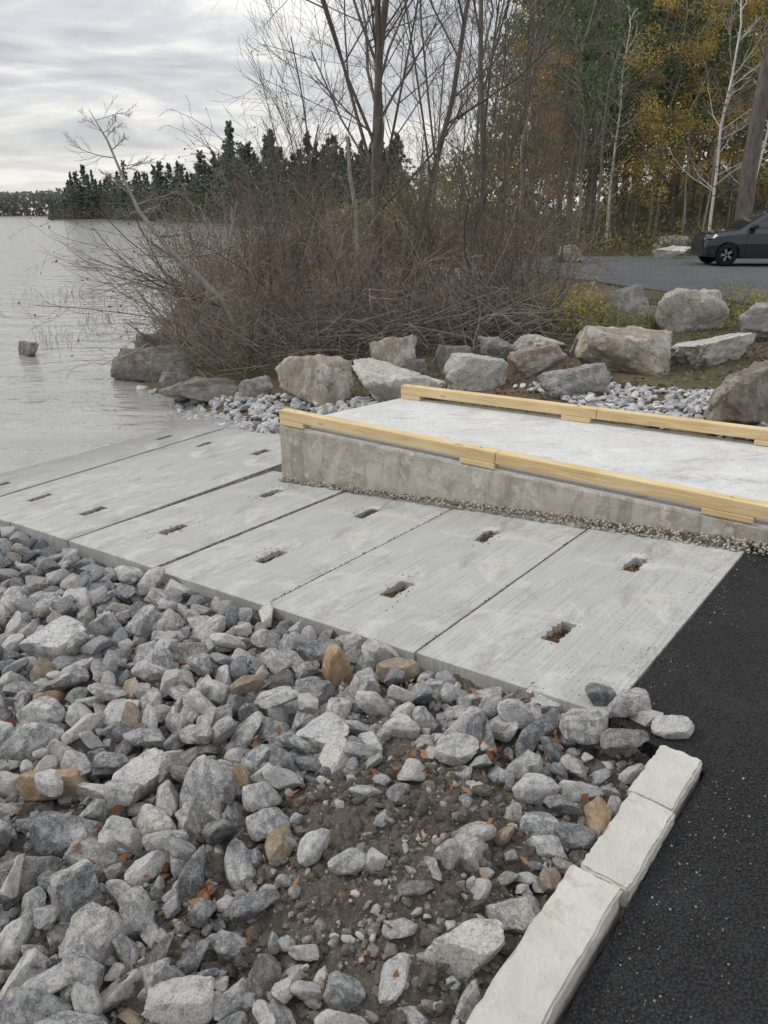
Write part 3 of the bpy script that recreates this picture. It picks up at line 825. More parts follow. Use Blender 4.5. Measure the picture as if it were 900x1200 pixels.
for (px, k, Y) in [(262, .95, 12.2), (300, .95, 11.7), (335, .9, 12.0), (235, .95, 13.4), (262, 1.05, 14.2), (310, 1.1, 13.4), (355, 1.1, 13.2), (395, .85, 11.9), (430, 1.0, 13.0), (470, .8, 12.1), (505, 1.0, 13.2), (540, .85, 12.2), (575, 1.05, 13.0), (610, .85, 12.3), (640, .8, 12.9), (605, 1.1, 14.6), (550, 1.15, 15.4), (490, 1.15, 15.0), (445, 1.2, 15.2), (395, 1.2, 15.4), (340, 1.15, 15.8), (290, 1.15, 16.5), (250, 1.1, 17.5), (230, 1.1, 21), (280, 1.2, 23), (350, 1.2, 22), (470, 1.3, 20), (530, 1.3, 21), (580, 1.3, 19), (225, 1.1, 27), (265, 1.2, 31), (310, 1.3, 30), (245, 1.2, 37), (300, 1.3, 42), (400, 1.3, 28), (450, 1.3, 30), (350, 1.4, 40)]:
    d = Y*CP+1.9*SP; x = (px-450)/900*d+rg.uniform(-.15, .15); spots.append((x, Y+rg.uniform(-.2, .2), k))
for i, (x, y, k) in enumerate(spots):
    o = link('bare_shrub', SHR[i % 8]); o.location = (x, y, max(gw(x, y), WATER)-.02)
    o.scale = (k*1.15, k*1.15, k*1.05); tl = -.28 if i in (0, 3, 1, 4) else 0
    o.rotation_euler = (rg.uniform(-.08, .08), tl, rg.uniform(0, 6.3) if tl == 0 else rg.uniform(-.4, .4))
    if y < 13.9: l = 'leafless brown shrub in the front rows of the shoreline thicket'
    elif y < 19: l = 'leafless shrub in the back of the thicket below the big bare tree'
    else: l = 'distant leafless shrub on the shore beyond the thicket'
    tag(o, l, 'shrub', l+'s')
m = MB(); rg = random.Random(5)
for _ in range(1600):
    Y = rg.uniform(11.2, 15); px = rg.uniform(225, 655); x = (px-450)/900*(Y*CP+.7); z = gw(x, Y)
    a = rg.uniform(0, 6.28); L = rg.uniform(.4, 1.4); d = Vector((math.cos(a), math.sin(a), rg.uniform(-.1, 1.0))).normalized()
    p = Vector((x, Y, z+rg.uniform(0, .6))); q = p+d*L*.5+rv(rg)*.08; m.tube([p, q, q+d*L*.5+Vector((0, 0, -.08))], [.005, .004, .0025], 3)
stuff(m.build('brushwood', TWIGL), 'tangle of fallen grey sticks at the foot of the thicket', 'brushwood')
# low brush on the far land
nr = np.random.default_rng(21); m = MB(); P = []
while len(P) < 16000:
    Y = 30*(230/30)**nr.uniform(); px = nr.uniform(180, 620); x = (px-450)/900*(Y*CP)
    if x < shore(Y)+.3: continue
    P.append((x, Y, G(x, Y)+abs(nr.normal(0, 1))*(.5+.008*Y)*(.7+.6*noise.noise(Vector((x*.3, Y*.1, 2))))))
P = np.array(P); nearm = P[:, 1] < 90
m.leaves(P[nearm], .11, nr, 0); m.leaves(P[~nearm], .28, nr, 0)
stuff(m.build('low_brush', leaf_mat('low_brush_leaves', [(0, (.1, .085, .06)), (.4, (.16, .135, .09)), (.8, (.17, .17, .09)), (1, (.26, .19, .1))], .4)), 'low brown and olive brush covering the far bank behind the thicket', 'brush')
def bare_tree(name, loc, stems, label, seed, bark, cfg, group=None, cat='tree'):
    rg = random.Random(seed); root = empty(name, loc); a = MB(); b = MB()
    for (d, L, r) in stems: growb([a, a, b], Vector((rg.gauss(0, .12), rg.gauss(0, .12), -.15)), Vector(d).normalized(), L, r, 0, rg, cfg)
    a.build('trunk', bark, root, True); b.build('crown', bark, root); tag(root, label, cat, group); return root
cfgT = dict(wig=.08, up=.05, lev=4, kids=[9, 6, 5, 4], start=.28, ang=(.35, .95), ratio=(.48, .7), rr=.5, rmin=.003)
p = at(452, 300, 15.5); bare_tree('bare_tree', (p.x, p.y, gw(p.x, p.y)), [((-.24, .05, 1), 6.4, .08), ((.04, 0, 1), 7.8, .095), ((.2, .1, 1), 7.0, .065)], 'tall many-stemmed bare tree rising from the middle of the thicket', 24, BARK, cfgT)
cfgT2 = dict(cfgT, kids=[8, 5, 4, 4])
p = at(575, 300, 18); bare_tree('bare_tree', (p.x, p.y, gw(p.x, p.y)), [((.0, 0, 1), 8.2, .075), ((.14, .1, 1), 7, .05)], 'bare tree with a forked trunk right of the tall many-stemmed tree', 25, BARK, cfgT2)
cfgS = dict(wig=.06, up=.06, lev=3, kids=[9, 5, 3], start=.25, ang=(.3, .8), ratio=(.38, .58), rr=.5, rmin=.0028)
for i, (px, Y, h, lb) in enumerate(((345, 13.5, 3.7, 'slender bare sapling standing left of the tall many-stemmed tree'), (590, 14, 4.2, 'slender bare sapling at the right end of the thicket'), (638, 13.2, 3.4, 'thin bare sapling beside the grey boulder and yellow-green plants'), (505, 13.4, 4.3, 'slender bare sapling in front of the forked bare tree'), (390, 17, 5.4, 'bare sapling behind the thicket left of the tall tree'), (620, 19, 6.0, 'bare young tree standing at the left end of the parking lot'), (545, 14.5, 4.4, 'slender bare sapling below the forked bare tree'), (525, 22, 7.5, 'bare young tree standing far behind the thicket'))):
    x = (px-450)/900*(Y*CP+.7); bare_tree('sapling', (x, Y, gw(x, Y)), [((rg.uniform(-.1, .1), 0, 1), h, .026), ((rg.uniform(-.35, .35), .1, 1), h*.75, .019), ((rg.uniform(-.3, .3), -.1, 1), h*.6, .015)], lb, 60+i, TWIG if i % 2 else BARK, cfgS)
m = MB(); p = at(418, 250, 14); g0 = Vector((p.x, p.y, gw(p.x, p.y))); m.tube([g0, at(418, 250, 14), at(410, 205, 14), at(407, 160, 14)], [.05, .038, .034, .022], 7)
o = m.build('dead_snag', BARKP, None, True); tag(o, 'broken pale dead trunk in the thicket left of the tall tree', 'dead trunk')
b0 = at(296, 425, 12.3); b0.z = gw(b0.x, b0.y)-.1
root = empty('leaning_tree', b0); a = MB(); b = MB(); rg = random.Random(33); og = Vector(root.location)
pp = [(296, 425), (258, 350), (230, 322), (196, 290), (163, 248), (145, 210), (126, 165), (104, 128)]
pts = [b0-og]+[at(x, y, 12.1-.1*i)-og for i, (x, y) in enumerate(pp[1:])]; rr = [.062, .054, .047, .039, .03, .021, .013, .004]
a.tube(pts, rr, 7)
cf = dict(wig=.1, up=.03, lev=2, kids=[7, 5], start=.12, ang=(.3, .9), ratio=(.32, .58), rr=.5, rmin=.0022)
for i in range(2, 7):
    for k in range(4):
        q = pts[i].lerp(pts[i+1], rg.random()); side = -1 if rg.random() < .62 else 1
        d = Vector((side*rg.uniform(.5, 1), rg.uniform(-.4, .4), rg.uniform(-.1, .7))).normalized()
        growb([b], q, d, rg.uniform(.35, .85)*(1.1-.08*i), rr[i]*.4, 0, rg, cf)
a.build('trunk', BARKP, root, True); b.build('crown', TWIGL, root); tag(root, 'thin bare tree leaning left out over the lake', 'tree')
root = empty('fallen_branch', at(260, 360, 13.2)); og = Vector(root.location); b = MB()
for (x, y) in ((75, 318), (100, 335), (120, 300), (150, 345)):
    e = at(x, y, 12.6)-og; growb([b], Vector((0, 0, 0)), (e+Vector((0, 0, .3))).normalized(), e.length*.88, .016, 0, rg, dict(cf, wig=.05, up=-.01, kids=[9, 4]))
b.build('limb', TWIG, root); tag(root, 'drooping bare branch reaching over the water below the leaning tree', 'branch')
m = MB()
for _ in range(260):
    px, py = rg.choice([(105, 375), (130, 385), (75, 350), (100, 350), (140, 360), (35, 352), (60, 400)]); p = hit(px+rg.gauss(0, 16), py+rg.gauss(0, 6), lambda x, y: WATER)
    h = rg.uniform(.06, .22); m.tube([p, p+Vector((rg.gauss(0, .05), 0, h))], [.004, .003], 3)
stuff(m.build('reeds', TWIG), 'sparse reed stubble standing in the shallow water', 'reeds')
LS = []
for k, (mt, n) in enumerate(((L_YP, 300), (L_GRN, 420), (L_GRN, 300))):
    r_ = np.random.default_rng(k+8); m = MB(); rg2 = random.Random(k)
    for i in range(18): a = rg2.uniform(0, 6.28); e = Vector((math.cos(a)*rg2.uniform(.1, .5), math.sin(a)*rg2.uniform(.1, .5), rg2.uniform(.3, .8))); m.tube([Vector((0, 0, -.05)), e*.5+Vector((0, 0, .08)), e], [.008, .006, .003], 3, 1)
    P = r_.normal(size=(n, 3))*np.array([.28, .28, .17])+np.array([0, 0, .45]); P = P[P[:, 2] > .02]; m.leaves(P, .034, r_, 0); LS.append(m.mesh('leafy_shrub', [mt, TWIG]))
for (px, Y, k, s_, lb) in ((675, 12.2, 0, .95, 'yellow-leaved low shrub at the right end of the thicket'), (702, 12.0, 1, .75, 'green low shrub right of the yellow-leaved shrub'), (728, 11.8, 2, .55, 'olive green low shrub in front of the grey boulder'), (766, 12.2, 1, .55, 'small green shrub left of the orange-stained boulder'), (858, 12.2, 2, .75, 'yellow-green shrub between the pale boulders at right'), (645, 12.4, 2, 1.0, 'olive shrub under the thin bare sapling'), (868, 11.4, 1, .5, 'small green shrub above the wide light grey boulder'), (690, 11.4, 1, .5, 'low green plant above the large tan boulder'), (745, 11.6, 1, .45, 'low green plant right of the olive shrub'), (885, 12.6, 0, .5, 'yellow shrub at the right edge below the parking lot')):
    x = (px-450)/900*(Y*CP+.6); o = link('leafy_shrub', LS[k]); o.location = (x, Y, gw(x, Y)); o.scale = (s_,)*3; o.rotation_euler = (0, 0, px); tag(o, lb, 'shrub')

def clump(rg, c, rad, n):
    q = rg.normal(size=(n, 3)); q /= np.linalg.norm(q, axis=1)[:, None]; q *= (rg.uniform(0, 1, n)**.45)[:, None]; return q*np.array(rad)+np.array(c)
def wood_tree(kind, seed):
    rg = random.Random(seed); nr = np.random.default_rng(seed); t = MB(); c = MB()
    if kind == 'pine':
        Hh = rg.uniform(15, 18); r = .16; pts = [Vector((rg.gauss(0, .05)*i, rg.gauss(0, .05)*i, Hh*i/8-.2)) for i in range(9)]
        t.tube(pts, [r*(1-.85*i/8) for i in range(9)], 8)
        z = 2.8
        while z < Hh:
            for k in range(5):
                a = rg.uniform(0, 6.28); L = (1-z/Hh)*3.2+.6; L *= rg.uniform(.5, 1.15); i = min(7, int(z/Hh*8)); b = pts[i].lerp(pts[i+1], z/Hh*8-i); d = Vector((math.cos(a), math.sin(a), .15))
                t.tube([b, b+d*L*.5, b+d*L], [.025, .016, .006], 4)
                if z < 4.5 and rg.random() < .55: continue
                for f in (.4, .7, 1.0): c.leaves(clump(nr, b+d*L*f, (.6, .6, .28), 30), .085, nr, 0)
            z += rg.uniform(.45, .8)
        mats = (BARK, L_PINE)
    else:
        Hh = rg.uniform(9, 13); r = {'yellow': .05, 'orange': .05, 'bare': .065, 'birch': .065}[kind]
        lean = rg.uniform(-.05, .05); pts = [Vector((lean*Hh*i/8+rg.gauss(0, .05)*i, rg.gauss(0, .03)*i, Hh*i/8-.2)) for i in range(9)]
        t.tube(pts, [r*(1-.8*i/8) for i in range(9)], 8)
        cfg = dict(wig=.12, up=.05, lev=2 if kind == 'bare' else 1, kids=[6, 3], start=.2, ang=(.35, .9), ratio=(.35, .6), rr=.5, rmin=.005)
        for k in range(22):
            q = rg.uniform(.18, .98); i = min(7, int(q*8)); b = pts[i].lerp(pts[i+1], q*8-i); a = rg.uniform(0, 6.28)
            tips = []; growb([t], b, Vector((math.cos(a), math.sin(a), rg.uniform(.3, 1))).normalized(), rg.uniform(.9, 2.6)*(1.25-q), r*.3, 0, rg, cfg, tips)
            if kind in ('yellow', 'orange'):
                for tp in tips:
                    if rg.random() < .5: c.leaves(clump(nr, tp, (.6, .6, .35), 20), .058, nr, 0)
        mats = ({'birch': BIRCH}.get(kind, BARKP if seed % 2 else BARK), {'yellow': L_YEL, 'orange': L_ORG}.get(kind, L_BRN))
    return t.mesh('trunk', mats[0], True), (c.mesh('crown', mats[1]) if c.v else None)
LIB = {k: [wood_tree(k, 200+10*i+j) for j in range(n)] for i, (k, n) in enumerate((('pine', 3), ('yellow', 3), ('orange', 2), ('bare', 4), ('birch', 2)))}
def plant(kind, px, Y, label, group=None, var=None, tilt=0, sc=1, name=None):
    Y += 1.6
    x = (px-450)/900*(Y*CP+.5*SP); z = glot(x, Y); tm, cm = LIB[kind][(var if var is not None else int(px)) % len(LIB[kind])]
    root = empty(name or {'pine': 'pine_tree', 'yellow': 'yellow_leaved_tree', 'orange': 'orange_leaved_tree', 'bare': 'bare_tree', 'birch': 'birch_tree'}[kind], (x, Y, z), px*1.7)
    if tilt: root.rotation_euler = (0, tilt, 0)
    root.scale = (sc,)*3; link('trunk', tm, root)
    if cm: link('crown', cm, root)
    tag(root, label, {'birch': 'birch tree', 'pine': 'pine tree'}.get(kind, 'tree'), group)
plant('birch', 833, 29.5, 'straight white-barked birch behind the parked car hood', var=0, tilt=.03, sc=1.0)
plant('birch', 872, 30, 'white birch right of the straight birch, behind the dark car', var=1, tilt=.04, sc=1.05)
plant('birch', 712, 32, 'slim pale birch in the wood left of the lot boulders', var=1, sc=.9)
plant('yellow', 742, 31, 'yellow-leaved tree behind the middle of the parking lot', var=0, sc=.9)
plant('yellow', 800, 32, 'golden-leaved tree left of the straight white birch', var=1, sc=.9)
plant('yellow', 856, 34, 'golden-leaved tree between the two white birches', var=2, sc=.9)
plant('yellow', 770, 35, 'golden-leaved tree above the boulders at the back of the lot', var=2, sc=.95)
plant('orange', 605, 36, 'orange-leaved tree at the left end of the wood', var=0, sc=1.1)
plant('orange', 818, 37, 'orange-leaved tree behind the straight white birch', var=1, sc=1.0)
plant('orange', 640, 33, 'orange-leaved tree behind the left corner of the parking lot', var=1, sc=.8)
plant('pine', 690, 33, 'green pine standing left of the yellow-leaved tree', var=0)
plant('pine', 728, 36, 'green pine behind the yellow-leaved tree', var=1, sc=1.05)
plant('pine', 655, 36, 'green pine left of the others at the wood edge', var=2, sc=.95)
plant('pine', 785, 36, 'green pine between the golden-leaved trees', var=0, sc=1.05)
plant('pine', 905, 36, 'green pine at the right edge of the photo', var=1, sc=1.1)
plant('pine', 960, 46, 'green pine standing beyond the right edge behind the car', var=2, sc=1.1)
m = MB(); b0 = at(868, 285, 30.2); b0.z = G(b0.x, b0.y)-.1
q = [b0, at(878, 200, 30.2), at(893, 110, 30.2), at(915, 10, 30.2), at(945, -120, 30.2)]
root = empty('leaning_oak', b0); m.tube([x-b0 for x in q], [.32, .28, .25, .23, .18], 12); m.build('trunk', BARK, root, True)
m = MB(); rg = random.Random(9)
for i in range(12): pz = q[2].lerp(q[4], i/12)-b0; growb([m], pz, Vector((rg.uniform(-1, 1), rg.uniform(-1, 1), .6)).normalized(), 3, .05, 0, rg, dict(wig=.12, up=.05, lev=2, kids=[5, 4], start=.2, ang=(.35, .9), ratio=(.35, .6), rr=.55, rmin=.006))
m.build('crown', BARK, root); tag(root, 'thick dark trunk leaning right at the right edge of the photo', 'tree')
rg = random.Random(15)
for i in range(20):
    px = 545+i*19+rg.uniform(-7, 7); Y = rg.uniform(28.5, 42)
    l = 'thin bare trunk standing in the autumn wood behind the lot' if px > 650 else 'thin bare trunk in the wood left of the parking lot'
    plant('bare', px, Y, l, l+'s', var=i, sc=rg.uniform(.8, 1.2))
for i in range(17):
    px = 600+i*22+rg.uniform(-12, 12); l = 'tall pine deep in the wood behind the lot'; plant('pine', px, rg.uniform(41, 60), l, l+'s', var=i, sc=1.15)
for i in range(9):
    px = 640+i*31+rg.uniform(-12, 12); l = 'small yellow-leaved tree deep in the wood behind the lot'; plant('yellow', px, rg.uniform(31, 44), l, l+'s', var=i, sc=rg.uniform(.45, .75))
nr = np.random.default_rng(12); m = MB(); P = []
def tops(px): return float(np.interp(px, [380, 450, 520, 590, 640, 700, 1300], [2, 3, 5, 10, 16, 20, 20]))
while len(P) < 36000:
    px = nr.uniform(400, 1180); Y = nr.uniform(36, 68); x = (px-450)/900*(Y*CP); top = tops(px)*(Y/45); h = top*nr.uniform(0, 1)**1.25*(.7+.4*noise.noise(Vector((x*.25, Y*.2, 3))))
    if noise.noise(Vector((x*.5, Y*.5, h*.45))) < -.1: continue
    P.append((x, Y, G(x, Y)+h))
P = np.array(P); k = nr.uniform(size=len(P)); low = (P[:, 2] < 6)
m.leaves(P[k < .4], .17, nr, 0); m.leaves(P[(k >= .4) & ((k < .82) | ~low)], .17, nr, 1); m.leaves(P[(k >= .82) & (k < .94) & low], .13, nr, 2); m.leaves(P[(k >= .94) & low], .13, nr, 3)
stuff(m.build('woodland', [L_BRN, L_PINE, L_YEL, L_ORG]), 'dense autumn wood filling the hillside behind the parking lot', 'wood')
m = MB(); P = []
for _ in range(8000):
    px = nr.uniform(480, 1150); Y = nr.uniform(29.8, 35); x = (px-450)/900*(Y*CP); P.append((x, Y, G(x, Y)+abs(nr.normal(0, .5))))
m.leaves(np.array(P), .08, nr, 0)
stuff(m.build('undergrowth', L_BRN), 'low brown undergrowth along the back of the parking lot', 'undergrowth')
CF = []
for k in range(5):
    rg = random.Random(300+k); nr = np.random.default_rng(300+k); m = MB(); m.tube([Vector((0, 0, -1)), Vector((0, 0, 18))], [.25, .05], 5, 1); z = rg.uniform(.3, 2)
    while z < 19.8:
        L = (1-(z/20.8)**1.7)*(4.4 if k % 2 else 3.6)*rg.uniform(.4, 1.25)+.25
        for j in range(6):
            a = rg.uniform(0, 6.28); f = rg.uniform(.2, .95); m.leaves(clump(nr, (math.cos(a)*L*f, math.sin(a)*L*f, z-L*.1+rg.uniform(-.5, .5)), (L*.42, L*.42, .5), 22), .3, nr, 0)
        z += rg.uniform(.5, .95)
    CF.append(m.mesh('far_conifer', [L_FAR, BARKD]))
rg = random.Random(8)
def farpx(px, Y, h, l, i):
    x = (px-450)/900*(Y*CP+2.5*SP); o = link('far_conifer', CF[i % 5]); o.location = (x, Y, max(G(x, Y), WATER)); k = h/20; o.scale = (k*rg.uniform(.9, 1.35),)*2+(k,); o.rotation_euler = (0, 0, rg.uniform(0, 6)); tag(o, l, 'conifer', l+'s' if 'among' in l else None)
i = 0
px = 60
while px < 470:
    Y = float(np.interp(px, [60, 120, 210, 300, 470], [398, 382, 275, 228, 185]))+rg.uniform(0, 22)
    hpx = float(np.interp(px, [60, 75, 95, 150, 210, 240, 290, 330, 440], [14, 36, 54, 60, 62, 72, 85, 92, 95]))*rg.uniform(.66, 1.06)
    farpx(px, Y, hpx*Y*CP/900, 'dark conifer among the trees along the far side of the lake', i); i += 1; px += rg.uniform(3.2, 6)
farpx(276, 190, 21.5, 'tallest dark conifer on the far shore, above the thicket', 1); farpx(322, 170, 18, 'second tallest conifer on the far shore right of the tallest', 0)
m = MB(); nr = np.random.default_rng(2); P = []
for _ in range(16000):
    px = nr.uniform(56, 480); Y = float(np.interp(px, [56, 120, 210, 300, 470], [390, 374, 262, 214, 175]))+nr.uniform(0, 30); x = (px-450)/900*Y*CP
    P.append((x, Y, max(WATER, G(x, Y))+abs(nr.normal(0, 1))*min(1, px/170)*4.2))
m.leaves(np.array(P), .5, nr, 0)
stuff(m.build('far_shore_brush', leaf_mat('far_brush', [(0, (.09, .1, .08)), (.6, (.13, .145, .11)), (.9, (.17, .155, .11)), (1, (.24, .17, .11))])), 'brown and green brush along the foot of the far conifers', 'brush')
m = MB(); P = []
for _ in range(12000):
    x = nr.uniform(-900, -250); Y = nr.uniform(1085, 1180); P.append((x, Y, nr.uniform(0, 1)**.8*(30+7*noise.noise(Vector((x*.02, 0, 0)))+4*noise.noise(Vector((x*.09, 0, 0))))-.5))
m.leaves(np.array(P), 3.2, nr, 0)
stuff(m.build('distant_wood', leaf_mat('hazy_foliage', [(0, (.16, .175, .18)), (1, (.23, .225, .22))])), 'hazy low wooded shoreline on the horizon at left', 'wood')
p = hit(36, 256.5, lambda x, y: WATER); m = MB(); pr = [(.0, -.3), (.6, -.2), (.75, .1), (.55, .4), (.25, .6), (.15, 1.1), (0.01, 1.15)]
m.tube([Vector((0, 0, z)) for r, z in pr], [r for r, z in pr], 12)
o = m.build('buoy', simple('red_paint', (.45, .06, .04), .5), None, True); o.location = (p.x, p.y, WATER); tag(o, 'tiny red buoy far out on the lake near the horizon', 'buoy')

# ------------------------------------------------ car
PAINT = simple('dark_paint', (.014, .022, .03), .25, .5, .2); PAINT.node_tree.nodes['Principled BSDF'].inputs['Coat Weight'].default_value = .5
PLAS = simple('black_plastic', (.02, .02, .02), .7, .3); GLS = simple('tinted_glass', (.02, .025, .028), .05, .8); RUB = simple('rubber', (.018, .018, .018), .85, .2)
RIM = simple('alloy', (.4, .41, .42), .35, .5, .7); LAMP = simple('lamp_lens', (.6, .62, .65), .1, .8); RED = simple('red_lens', (.3, .02, .02), .2, .6)
cp = at(854, 308, 23.4); SC = .90
car = empty('parked_car', (cp.x+1.45*SC, cp.y+.85, LOTZ+.002), R(180)-R(3)); car.scale = (SC,)*3; tag(car, 'dark parked suv on the lot, its rear cut by the right edge', 'car')
m = MB(); stn = [(2.12, .42, .70, .6, .68, .55), (2.08, .3, .92, .76, .82, .66), (1.9, .26, 1.02, .86, .89, .76), (1.5, .24, 1.08, .89, .92, .8), (1.05, .24, 1.13, .9, .925, .84), (.0, .24, 1.15, .9, .93, .86), (-1.2, .24, 1.18, .9, .93, .86), (-1.9, .26, 1.18, .88, .91, .83), (-2.2, .3, 1.12, .8, .86, .78), (-2.28, .45, 1.0, .74, .78, .7)]
for (x, zb, zt, wb, wm, wt) in stn:
    mid = (zb+zt)/2; h = [(wb, zb), (wm, zb+.12), (wm+.01, mid), (wm-.01, zt-.14), (wt, zt-.03), (wt*.8, zt)]
    for (w, z) in h: m.v.append((x, w, z))
    for (w, z) in h[::-1]: m.v.append((x, -w, z))
for i in range(len(stn)-1):
    for j in range(12): m.face((i*12+j, i*12+(j+1) % 12, (i+1)*12+(j+1) % 12, (i+1)*12+j))
m.face(tuple(range(12))); m.face(tuple(range((len(stn)-1)*12, len(stn)*12)))
me = m.mesh('body', PAINT); recalc(me); body = link('body', me, car)
cut = MB()
for x in (1.45, -1.3):
    b = len(cut.v)
    for y in (-1.2, 1.2):
        for j in range(28): a = 2*math.pi*j/28; cut.v.append((x+.39*math.cos(a), y, .36+.39*math.sin(a)))
    cut.face(tuple(range(b, b+28))); cut.face(tuple(range(b+28, b+56))[::-1])
    for j in range(28): cut.face((b+j, b+(j+1) % 28, b+28+(j+1) % 28, b+28+j))
cme = cut.mesh('cutter', PLAS); recalc(cme); co_ = link('cutter', cme, car)
bo = body.modifiers.new('x', 'BOOLEAN'); bo.operation = 'DIFFERENCE'; bo.object = co_; bo.solver = 'EXACT'
bpy.context.view_layer.update(); dg = bpy.context.evaluated_depsgraph_get(); nm = bpy.data.meshes.new_from_object(body.evaluated_get(dg))
body.modifiers.clear(); body.data = nm; bpy.data.objects.remove(co_)
bb = body.modifiers.new('b', 'BEVEL'); bb.width = .02; bb.segments = 2; bb.limit_method = 'ANGLE'
m = MB(); lv = [(1.10, 1.12, -2.2, .85), (1.36, .72, -2.1, .79), (1.60, .32, -1.98, .71), (1.69, .02, -1.85, .64), (1.73, -.4, -1.6, .5)]
for (z, xf, xb, w) in lv:
    for p_ in ((xf, w*.86), (xf-.18, w), (xb+.15, w), (xb, w*.86), (xb, -w*.86), (xb+.15, -w), (xf-.18, -w), (xf, -w*.86)): m.v.append((*p_, z))
for i in range(len(lv)-1):
    for j in range(8): m.face((i*8+j, i*8+(j+1) % 8, (i+1)*8+(j+1) % 8, (i+1)*8+j))
m.face(tuple(range((len(lv)-1)*8, len(lv)*8))); o = m.build('cabin', PAINT, car); recalc(o.data)
def wz(z): return float(np.interp(z, [l[0] for l in lv], [l[3] for l in lv]))
def pane(nm_, pts, mat, off=.012):
    for sd in (1, -1):
        m = MB()
        for (x, z) in pts: m.v.append((x, sd*(wz(z)+off), z))
        n_ = len(pts)
        for (x, z) in pts: m.v.append((x, sd*(wz(z)-.01), z))
        m.face(tuple(range(n_)))
        for j in range(n_): m.face((j, (j+1) % n_, n_+(j+1) % n_, n_+j))
        o = m.build(nm_, mat, car); recalc(o.data)
pane('side_window', [(.80, 1.2), (.56, 1.36), (.18, 1.56), (-.4, 1.58), (-.4, 1.36), (-.4, 1.2)], GLS)
pane('side_window', [(-.47, 1.2), (-.47, 1.36), (-.47, 1.58), (-1.22, 1.57), (-1.25, 1.36), (-1.27, 1.2)], GLS)
pane('side_window', [(-1.34, 1.21), (-1.31, 1.36), (-1.29, 1.56), (-1.68, 1.54), (-1.85, 1.27)], GLS)
m = MB()
def fx(z): return float(np.interp(z, [l[0] for l in lv], [l[1] for l in lv]))
for z in (1.16, 1.36, 1.58):
    for s_ in (-1, 1): m.v.append((fx(z)+.012, s_*wz(z)*.84, z+.006))
m.face((0, 1, 3, 2)); m.face((2, 3, 5, 4)); m.build('windscreen', GLS, car)
for x in (1.45, -1.3):
    for sd in (1, -1):
        w = MB(); pr = [(.2, -.11), (.31, -.115), (.345, -.08), (.35, 0), (.345, .08), (.31, .115), (.2, .11)]; n_ = 32
        for (r, y) in pr:
            for j in range(n_): a = 2*math.pi*j/n_; w.v.append((x+r*math.cos(a), sd*.80+y, .35+r*math.sin(a)))
        for i in range(len(pr)-1):
            for j in range(n_): w.face((i*n_+j, i*n_+(j+1) % n_, (i+1)*n_+(j+1) % n_, (i+1)*n_+j))
        wh = w.build('wheel', RUB, car, True)
        r_ = MB(); yo = sd*.875
        for j in range(5):
            a = 2*math.pi*j/5
            for da in (-.16, .16):
                c, s_ = math.cos(a+da), math.sin(a+da); r_.tube([Vector((x+.04*c, yo, .35+.04*s_)), Vector((x+.22*c, yo, .35+.22*s_))], [.018, .016], 4)
        r_.tube([Vector((x, yo-.02, .35)), Vector((x, yo+.02, .35))], [.06, .05], 10)
        ring = [Vector((x+.225*math.cos(a), yo, .35+.225*math.sin(a))) for a in np.linspace(0, 2*math.pi, 25)]; r_.tube(ring, [.014]*25, 5)
        r_.build('rim', RIM, wh, True)
        m = MB(); m.v = [(x+.21*math.cos(a), sd*.80, .35+.21*math.sin(a)) for a in np.linspace(0, 2*math.pi, 24, endpoint=False)]; m.face(tuple(range(24))); m.build('brake_disc', PLAS, wh)
        ar = MB(); pts = [Vector((x+.395*math.cos(a), sd*.90, .36+.395*math.sin(a))) for a in np.linspace(-.15, math.pi+.15, 18)]; ar.tube(pts, [.024]*18, 6); ar.build('arch_trim', PLAS, car, True)
for sd in (1, -1):
    m = MB(); b = [(2.07, sd*.78, .84), (2.09, sd*.53, .82), (2.05, sd*.53, .94), (1.84, sd*.83, .98), (1.80, sd*.895, .94), (1.91, sd*.90, .86)]
    m.v = [(x+.02, y*1.012, z) for x, y, z in b]; m.face(tuple(range(6))); m.build('headlight', LAMP, car)
    m = MB(); m.box(-2.25, -1.98, min(sd*.82, sd*.89), max(sd*.82, sd*.89), .92, 1.1); m.build('tail_light', RED, car)
    m = MB(); m.box(.62, .8, min(sd*.86, sd*1.06), max(sd*.86, sd*1.06), 1.15, 1.29); o = m.build('wing_mirror', PAINT, car); bb = o.modifiers.new('b', 'BEVEL'); bb.width = .04; bb.segments = 3
    m = MB(); m.box(-.9, 1.0, min(sd*.88, sd*.935), max(sd*.88, sd*.935), .25, .38); m.build('sill_trim', PLAS, car)
    for x in (-.25, -1.05): m = MB(); m.box(x, x+.18, min(sd*.92, sd*.955), max(sd*.92, sd*.955), .95, .985); m.build('door_handle', PAINT, car)
    for x in (.9, -.43, -1.25): m = MB(); m.tube([Vector((x, sd*.936, .38)), Vector((x, sd*.938, .7)), Vector((x, sd*.925, 1.0)), Vector((x, sd*.87, 1.12))], [.006]*4, 4); m.build('door_seam', PLAS, car)
    m = MB(); m.tube([Vector((.1, sd*.60, 1.74)), Vector((-.8, sd*.60, 1.78)), Vector((-1.7, sd*.58, 1.73))], [.016]*3, 6); m.build('roof_rail', PLAS, car)
m = MB(); m.box(2.02, 2.135, -.5, .5, .55, .8); m.build('grille', PLAS, car)
m = MB(); m.box(1.95, 2.13, -.66, .66, .32, .42); m.build('bumper_trim', PLAS, car)

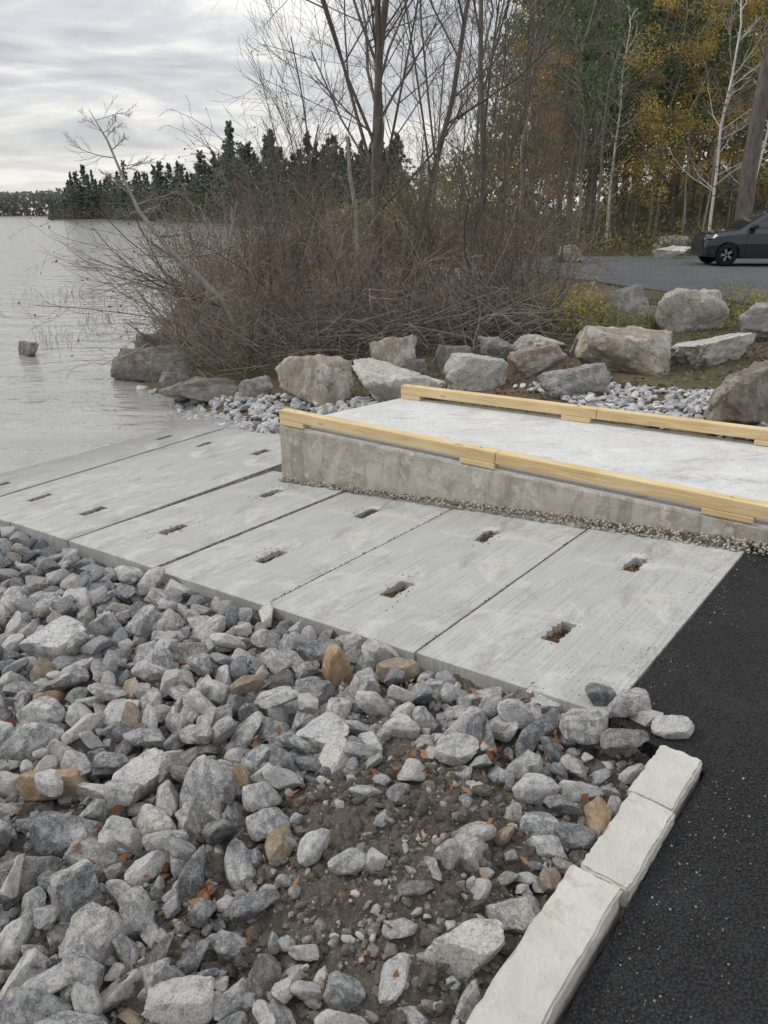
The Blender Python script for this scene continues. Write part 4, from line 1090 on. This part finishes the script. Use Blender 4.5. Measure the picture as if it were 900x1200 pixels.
# ------------------------------------------------ sky, light, camera
w = bpy.data.worlds.new('World'); scene.world = w; w.use_nodes = True; t = w.node_tree; bg = t.nodes['Background']; bg.inputs[1].default_value = .145
def wn(typ, **k):
    n_ = t.nodes.new('ShaderNode'+typ)
    for a, b in k.items(): setattr(n_, a, b)
    return n_
SE, SR = R(38), R(-75)
sky = wn('TexSky', sky_type='NISHITA'); sky.sun_disc = False; sky.sun_elevation = SE; sky.sun_rotation = SR
tc = wn('TexCoord'); sp = wn('SeparateXYZ'); t.links.new(tc.outputs['Generated'], sp.inputs[0])
def wm(op, a, b=None):
    x = wn('Math', operation=op)
    for v, i in ((a, 0), (b, 1)):
        if v is None: continue
        if isinstance(v, (int, float)): x.inputs[i].default_value = v
        else: t.links.new(v, x.inputs[i])
    return x.outputs[0]
zc = wm('ADD', wm('MAXIMUM', sp.outputs[2], 0), .13); cx = wm('DIVIDE', sp.outputs[0], zc); cy = wm('DIVIDE', sp.outputs[1], zc)
cb = wn('CombineXYZ'); t.links.new(cx, cb.inputs[0]); t.links.new(cy, cb.inputs[1])
mp = wn('Mapping'); mp.inputs['Rotation'].default_value = (0, 0, R(20)); mp.inputs['Scale'].default_value = (.85, 1.15, 1); t.links.new(cb.outputs[0], mp.inputs[0])
nz = wn('TexNoise'); nz.inputs['Scale'].default_value = 1.25; nz.inputs['Detail'].default_value = 8; nz.inputs['Roughness'].default_value = .55; nz.inputs['Distortion'].default_value = .35; t.links.new(mp.outputs[0], nz.inputs[0])
rp = wn('ValToRGB'); e = rp.color_ramp.elements; e[0].position = .36; e[0].color = (.43, .45, .49, 1); e[1].position = .60; e[1].color = (.99, .96, .91, 1); e.new(.49).color = (.66, .67, .685, 1)
t.links.new(nz.outputs['Fac'], rp.inputs[0])
glow = wn('MapRange'); glow.inputs[1].default_value = 0; glow.inputs[2].default_value = .16; glow.inputs[3].default_value = .55; glow.inputs[4].default_value = 0; t.links.new(sp.outputs[2], glow.inputs[0])
gm = wn('Mix', data_type='RGBA'); gm.inputs[7].default_value = (.98, .94, .88, 1); t.links.new(glow.outputs[0], gm.inputs[0]); t.links.new(rp.outputs[0], gm.inputs[6])
sc_ = wn('VectorMath', operation='SCALE'); t.links.new(gm.outputs[2], sc_.inputs[0]); t.links.new(wm('ADD', wm('MULTIPLY', wm('MAXIMUM', sp.outputs[2], 0), 6.0), 6.4), sc_.inputs['Scale'])
mx = wn('Mix', data_type='RGBA'); mx.inputs[0].default_value = .94; t.links.new(sky.outputs[0], mx.inputs[6]); t.links.new(sc_.outputs[0], mx.inputs[7]); t.links.new(mx.outputs[2], bg.inputs[0])
sl = bpy.data.lights.new('sun', 'SUN'); sl.energy = 1.5; sl.angle = R(10); sl.color = (1, .94, .86); so = bpy.data.objects.new('sun', sl); COL.objects.link(so)
sdv = Vector((math.sin(SR)*math.cos(SE), math.cos(SR)*math.cos(SE), math.sin(SE))); so.rotation_euler = sdv.to_track_quat('Z', 'Y').to_euler(); so.location = (0, 0, 20)
cd = bpy.data.cameras.new('camera'); cam = bpy.data.objects.new('camera', cd); COL.objects.link(cam); cam.location = CAM; cam.rotation_euler = (R(90)-PITCH, 0, 0)
cd.sensor_fit = 'VERTICAL'; cd.sensor_height = 24; cd.lens = 18; cd.clip_end = 5000; cd.clip_start = .05; scene.camera = cam
scene.view_settings.view_transform = 'Standard'; scene.view_settings.look = 'None'; scene.view_settings.exposure = 0
